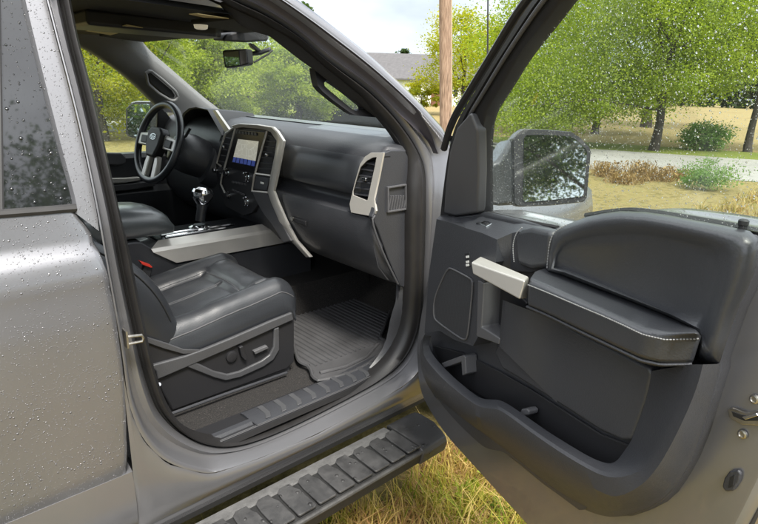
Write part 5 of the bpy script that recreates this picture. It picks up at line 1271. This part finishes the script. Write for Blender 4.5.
# ---- big trees to the right, beyond the road
def at(u, v): return PZ(u, v, 0)
def px(d): return d / FPX                                # metres per photo pixel at depth d
p = at(653, 150.5); d = (p - Vector(CAM)).length; k = px(d)
rt = Vector((ROT[0, 0], ROT[1, 0], 0)).normalized(); fw = Vector((ROT[0, 2], ROT[1, 2], 0)).normalized()
def off(p, du, dv, dep=0): q = rt * (du * k) + fw * dep; return (q.x, q.y, dv * k)
tree('spreading_tree', 'lime green spreading tree with a dark trunk beyond the road, nearest the wing mirror', 'tree', p, 5.2,
     [(off(p, -10, 95), (70*k, 60*k, 34*k), 3), (off(p, -70, 58), (62*k, 60*k, 30*k), 3.2), (off(p, -108, 34), (48*k, 45*k, 26*k), 2.4), (off(p, -60, 34, 1.5), (50*k, 40*k, 16*k), 1.4), (off(p, 0, 58), (50*k, 50*k, 16*k), 1.5),  (off(p, 20, 120), (70*k, 60*k, 36*k), 2.6), (off(p, -60, 120), (70*k, 60*k, 36*k), 2.4), (off(p, 45, 75), (48*k, 48*k, 24*k), 1.6), (off(p, -20, 165), (90*k, 60*k, 30*k), 2.5)],
     120000, .040, LF['lime'], tr=.12, spread=.22, branches=16, droop=.5, trunk_top=.75)
p = at(748, 152); k = px((p - Vector(CAM)).length)
tree('slender_tree', 'thin dark trunked tree with high foliage at the right edge of the photo', 'tree', p, 5.6,
     [(off(p, 0, 110), (60*k, 60*k, 40*k), 2), (off(p, -70, 140), (55*k, 50*k, 34*k), 1.6), (off(p, 60, 90), (50*k, 50*k, 40*k), 1.5), (off(p, -30, 70), (38*k, 40*k, 14*k), .7), (off(p, 10, 170), (90*k, 60*k, 30*k), 2)],
     70000, .040, LF['lime'], tr=.10, spread=.24, branches=12, droop=.4)
p = GP(600, 26); k = px(26)
tree('broad_tree', 'green broad tree behind the spreading lime tree beyond the road', 'tree', p, 7,
     [(off(p, 0, 90), (90*k, 70*k, 50*k), 3), (off(p, -70, 70), (60*k, 50*k, 40*k), 2), (off(p, 60, 130), (90*k, 60*k, 50*k), 2), (off(p, -50, 130), (60*k, 60*k, 40*k), 2), (off(p, -60, 30), (70*k, 50*k, 24*k), 1.6), (off(p, 20, 40), (60*k, 50*k, 24*k), 1.5)], 60000, .062, LF['lime'], tr=.12, spread=.24)
p = GP(651, 34); k = px(34)
tree('tall_tree', 'tall green tree filling the sky at the upper right of the photo', 'tree', p, 9,
     [(off(p, 0, 130), (90*k, 70*k, 50*k), 3), (off(p, 60, 100), (80*k, 60*k, 40*k), 2), (off(p, -40, 170), (90*k, 60*k, 50*k), 2)], 50000, .075, LF['lime'], tr=.22, spread=.24)
p = at(697, 150); k = px((p - Vector(CAM)).length)
tree('bush', 'round green bush across the road between the two dark trunks', 'bush', p, 1.2, [(off(p, 0, 12), (15*k, 14*k, 11*k), 2), (off(p, 14, 10), (14*k, 14*k, 10*k), 1)], 6000, .04, LF['blue'], tr=0, spread=.3)
p = at(708, 189); k = px((p - Vector(CAM)).length)
tree('bush', 'small bright green leafy bush on the near edge of the road', 'bush', p, .6, [(off(p, 0, 14), (22*k, 16*k, 11*k), 2), (off(p, -14, 9), (12*k, 12*k, 8*k), 1)], 3500, .024, LF['blue'], tr=0, spread=.34)
for i, (u, v, lab) in enumerate([(604, 176, 'dry brown weed clump by the road, just right of the wing mirror'), (622, 183, 'second dry brown weed clump from the wing mirror along the road'), (640, 180, 'tallest dry brown weed clump midway between mirror and green bush'), (660, 180, 'dry brown weed clump just left of the small green bush'), (684, 178, 'low dry weed clump touching the left side of the small green bush')]):
    p = at(u, v); hh_ = (.24, .17, .30, .20, .14, .14)[i]
    n_ = 260; a = rng.normal(size=(n_, 2)) * .12; H = hh_ * rng.uniform(.4, 1.2, n_); wv = rng.normal(size=(n_, 2)) * .12
    Bp = np.stack([p.x + a[:, 0] * 1.1, p.y + a[:, 1] * 1.1, 0 * H], 1); Tp = Bp + np.stack([wv[:, 0], wv[:, 1], H], 1); w = np.array([rt.x, rt.y, 0]) * .006
    V = np.stack([Bp - w, Bp + w, Tp + w * .5, Tp - w * .5], 1)
    C = Tp[rng.integers(0, n_, 260)] + rng.normal(size=(260, 3)) * .03; A = rng.normal(size=(260, 3)) * .018; B2 = rng.normal(size=(260, 3)) * .012
    V2 = np.stack([C - A, C + B2, C + A, C - B2], 1)
    o = rawquads('dry_weed', np.concatenate([V, V2]).reshape(-1, 3), rng.random(n_ + 260), LF['dry']); tag(o, lab, 'weeds', 'dry weeds along the road edge')
# ---- centre: pole, house, trees
pb = GP(449.5, 15); hv = Vector((fw.x, fw.y, 0)); pt_ = PN(444.0, -220, pb, fw)
t = thing('utility_pole', 'weathered brown wooden utility pole standing beyond the windshield pillar', 'utility pole', pb)
def _wood():
    mm, n, l, p = newmat('weathered_pole_wood'); w = tex(n, 'Noise', 5, Detail=8.0); ocoord(n, l, w, (14, 14, .7))
    r = ramp(n, l, w.outputs['Fac'], [(.3, (.10, .065, .045)), (.5, (.26, .17, .115)), (.7, (.40, .29, .21))]); l.new(r.outputs[0], p.inputs['Base Color']); p.inputs['Roughness'].default_value = .9
    b = bump(n, l, w.outputs['Fac'], .5, .01); l.new(b.outputs[0], p.inputs['Normal']); return mm
m = MB(); m.tube([pb - Vector((0, 0, .2))] + [pb.lerp(pt_, f) for f in (.1, .3, .6, 1)], [.158, .152, .148, .142, .135], 20); ob('pole_shaft', m, _wood(), t)
m = MB(); m.tube([pb.lerp(pt_, f) + Vector((rt.x, rt.y, 0)) * .155 - fw * .02 for f in (0, .2, .5, .9)], .018, 8); ob('ground_wire', m, simple('pale_conduit', (.45, .36, .25), .6), t)
m = MB(); ca = pt_ - Vector((0, 0, .5)); m.box(ca, (.12, 2.2, .12), Matrix.Rotation(math.atan2(rt.y, rt.x) - math.pi / 2, 3, 'Z')); ob('crossarm', m, BARK, t)
# house
hc = GP(437, 60); k = px(60)
t = thing('house', 'long white house with a grey pitched roof far beyond the pole', 'house', hc)
A_ = math.atan2(rt.y, rt.x); RZ = Matrix.Rotation(A_, 3, 'Z')
def HP(x, y, z): return hc + RZ @ Vector((x, y, z))
MAT['siding'] = simple('white_siding', (.78, .78, .76), .7, var=.06, vscale=1)
MAT['shingle'] = simple('grey_shingles', (.095, .092, .095), .9, var=.2, vscale=3, grain=.5, gscale=6)
MAT['dark_win'] = simple('dark_window_pane', (.03, .035, .04), .1)
m = MB(); hw = 9.5
m.loft([[HP(x, y, z) for x, y in ((-hw, 0), (hw, 0), (hw, 8), (-hw, 8))] for z in (0, 2.55)], closed=True); m.prism([HP(-hw, 0, 2.55), HP(-hw, 8, 2.55), HP(-hw, 4, 4.9)], RZ @ Vector((.05, 0, 0))); m.prism([HP(hw, 0, 2.55), HP(hw, 8, 2.55), HP(hw, 4, 4.9)], RZ @ Vector((-.05, 0, 0)))
ob('house_wall', m, MAT['siding'], t)
m = MB()
for s in (-1, 1):
    P = [HP(-hw - .4, 4, 5.0), HP(2.2, 4, 5.0), HP(2.6, 4 + s * 4.5, 2.4), HP(-hw - .4, 4 + s * 4.5, 2.4)]; m.prism(P, (0, 0, .14))
ob('roof', m, MAT['shingle'], t)
m = MB()
for s in (-1, 1):
    m.prism([HP(2.2, 4, 4.0), HP(hw + .4, 4, 4.0), HP(hw + .4, 4 + s * 4.5, 2.42), HP(2.6, 4 + s * 4.5, 2.42)], (0, 0, .14))
ob('lower_roof', m, MAT['shingle'], t)
for x in (-6.5, -2.2, 1.6, 4.4, 7.2):
    m = MB(); m.prism([HP(x - .5, -.03, .95), HP(x + .5, -.03, .95), HP(x + .5, -.03, 2.15), HP(x - .5, -.03, 2.15)], RZ @ Vector((0, .05, 0))); w_ = ob('window', m, MAT['dark_win'], t)
    m = MB(); 
    for a, b, c2, d2 in ((x - .6, .85, 1.2, .1), (x - .6, 2.15, 1.2, .1), (x - .6, .95, .1, 1.2), (x + .5, .95, .1, 1.2), (x - .03, .95, .06, 1.2)):
        m.prism([HP(a, -.06, b), HP(a + c2, -.06, b), HP(a + c2, -.06, b + d2), HP(a, -.06, b + d2)], RZ @ Vector((0, .04, 0)))
    ob('window_frame', m, MAT['white'], w_)
m = MB(); m.prism([HP(-.6, -.04, 0), HP(.35, -.04, 0), HP(.35, -.04, 2.05), HP(-.6, -.04, 2.05)], RZ @ Vector((0, .05, 0))); ob('house_door', m, simple('brown_door', (.16, .07, .04), .5), t)
def simple_tree(name, label, u, dist, h, wpx, mat, n, leaf, low=.25, tr=.16, spread=.26, dep=0, cat='tree', group=None, lumps=7):
    p = GP(u, dist); k = px(dist); r = wpx * k / 2; bl = []
    for i in range(lumps):
        a = i * 2.4; f = (i + .5) / lumps; zz = h * (low + (1 - low) * f * .88)
        rr = r * (.55 - .25 * abs(f - .45)); ra = r * .55 * math.sqrt(max(0, 1 - ((f - .4) / .65) ** 2))
        bl.append(((math.cos(a) * ra, math.sin(a) * ra, zz), (rr, rr, h * (1 - low) * .18), 1))
    return tree(name, label, cat, p, h, bl, n, leaf, mat, tr=tr, spread=spread, group=group)
simple_tree('young_tree', 'bright yellow green young tree standing right behind the utility pole', 463, 38, 6.6, 95, LF['yellow'], 15000, .08, .22, .10, .28)
simple_tree('bush', 'yellow green bush in front of the white house, left of the pole', 422, 38, 2.0, 40, LF['yellow'], 4000, .07, .30, .05)
simple_tree('bush', 'dark green bush between the pole and the door frame', 478, 40, 2.4, 44, LF['deep'], 4500, .08, .1, 0)
simple_tree('bush', 'dark purple green bush seen just inside the door glass', 508, 42, 3.3, 40, LF['deep'], 4500, .08, .1, 0)
simple_tree('distant_tree', 'distant dark tree rising above the grey house roof', 405, 95, 7.6, 40, LF['deep'], 2500, .25, .2, .2)
simple_tree('distant_tree', 'hazy distant tree beside the top of the door frame', 474, 85, 11, 50, LF['green'], 2600, .25, .3, .2)
simple_tree('distant_tree', 'far off tree whose top shows at the upper left end of the open sky', 300, 40, 7.6, 30, LF['deep'], 1200, .16, .2, .2)
# ---- through the windshield and the driver's window
WIN = [('leafy green tree behind the dashboard, left of the grab handle', 298, 27, 3.4, 84, 'lime'), ('pale green tree seen straight above the centre of the dashboard', 248, 30, 5.0, 110, 'lime'),
       ('green tree seen behind the rear view mirror through the windshield', 212, 25, 4.0, 90, 'lime'), ('thin topped tree with sky gaps, left in the windshield', 178, 30, 3.4, 80, 'lime'),
       ('green tree seen at the left corner of the windshield', 145, 34, 4.2, 70, 'lime'), ('deep green tree close to the right end of the windshield', 352, 34, 1.7, 80, 'lime')]
for lab, u, dist, h, w, c in WIN: simple_tree('garden_tree', lab, u, dist, h, w, LF[c], 30000 if u > 200 else 13000, .062, .08, .14, .24, group='trees ahead of the truck')
for lab, u, dist, h, w, c in [('yellow green hedge tree filling the top of the driver window', 100, 17, 5.0, 110, 'yellow'), ('lime green tree behind the driver side mirror', 150, 21, 4.2, 90, 'lime'), ('dark green tree low in the driver window beyond the steering wheel', 128, 26, 5.0, 120, 'green'), ('lime tree at the left edge of the driver window', 60, 20, 5.6, 120, 'lime')]:
    simple_tree('hedge_tree', lab, u, dist, h, w, LF[c], 22000, .052, .12, .10, .26, group='trees beyond the driver window')
# ---- far wood all round, and a few trees the mirrors and the paint pick up
P = []; T = []
for a in np.linspace(0, 2 * math.pi, 260, endpoint=False):
    rad = 125 + 14 * noise.noise(Vector((math.cos(a) * 3, math.sin(a) * 3, 0))); hh_ = 7 + 4 * noise.noise(Vector((math.cos(a) * 7, math.sin(a) * 7, 4)))
    q = 300; c = np.stack([math.cos(a) * rad + rng.normal(size=q) * 1.6, math.sin(a) * rad + rng.normal(size=q) * 1.6, np.abs(rng.uniform(0, 1, q)) ** .8 * hh_], 1); P.append(c); T.append(np.clip(rng.normal(size=q) * .2 + .5, 0, 1))
fwd_ = cards('woodland', np.concatenate(P), .75, LF['deep'], None, tone=np.concatenate(T)); fwd_['kind'] = 'stuff'
for lab, x, y, h, c in [('green tree behind the photographer mirrored in the rear window', 3.4, -16, 12.5, 'deep'), ('dark tree behind the photographer mirrored low in the rear door glass', -1.5, -19, 12.5, 'deep'), ('broad tree mirrored in the wing mirror glass', -6, -21, 9, 'green'), ('tree on the driver side mirrored in the driver mirror', -13, 6.5, 7, 'lime')]:
    kk = h / 6; tree('mirrored_tree', lab, 'tree', Vector((x, y, 0)), h, [((0, 0, h * .6), (1.8 * kk, 1.8 * kk, 1.2 * kk), 2), ((1.2 * kk, .5, h * .8), (1.3 * kk, 1.3 * kk, kk), 1), ((-1.2 * kk, -.3, h * .45), (1.4 * kk, 1.3 * kk, kk), 1)], 32000, .085, LF[c], tr=.2, spread=.28)

for nm, lab, cat in (('ground', 'dry yellow green lawn the truck is parked on', 'lawn'), ('green_lawn', 'greener lawn ahead of the truck under the trees', 'lawn'), ('road', 'pale wet road crossing behind the open door', 'road'), ('verge', 'green grass verge along the far side of the road', 'verge'), ('field', 'ochre field beyond the road', 'field'), ('added_driveway', 'unseen grey gravel drive added behind the photographer for neutral reflections', 'added_driveway'),
                     ('grass', 'mixed green and straw grass blades below the open door', 'grass'), ('thatch', 'matted dead grass on the soil below the open door', 'grass'), ('far_grass', 'ochre grass of the lawn seen through the door window', 'grass'), ('woodland', 'dark far wood along the horizon', 'woodland')):
    if nm in bpy.data.objects: tag(bpy.data.objects[nm], lab, cat)
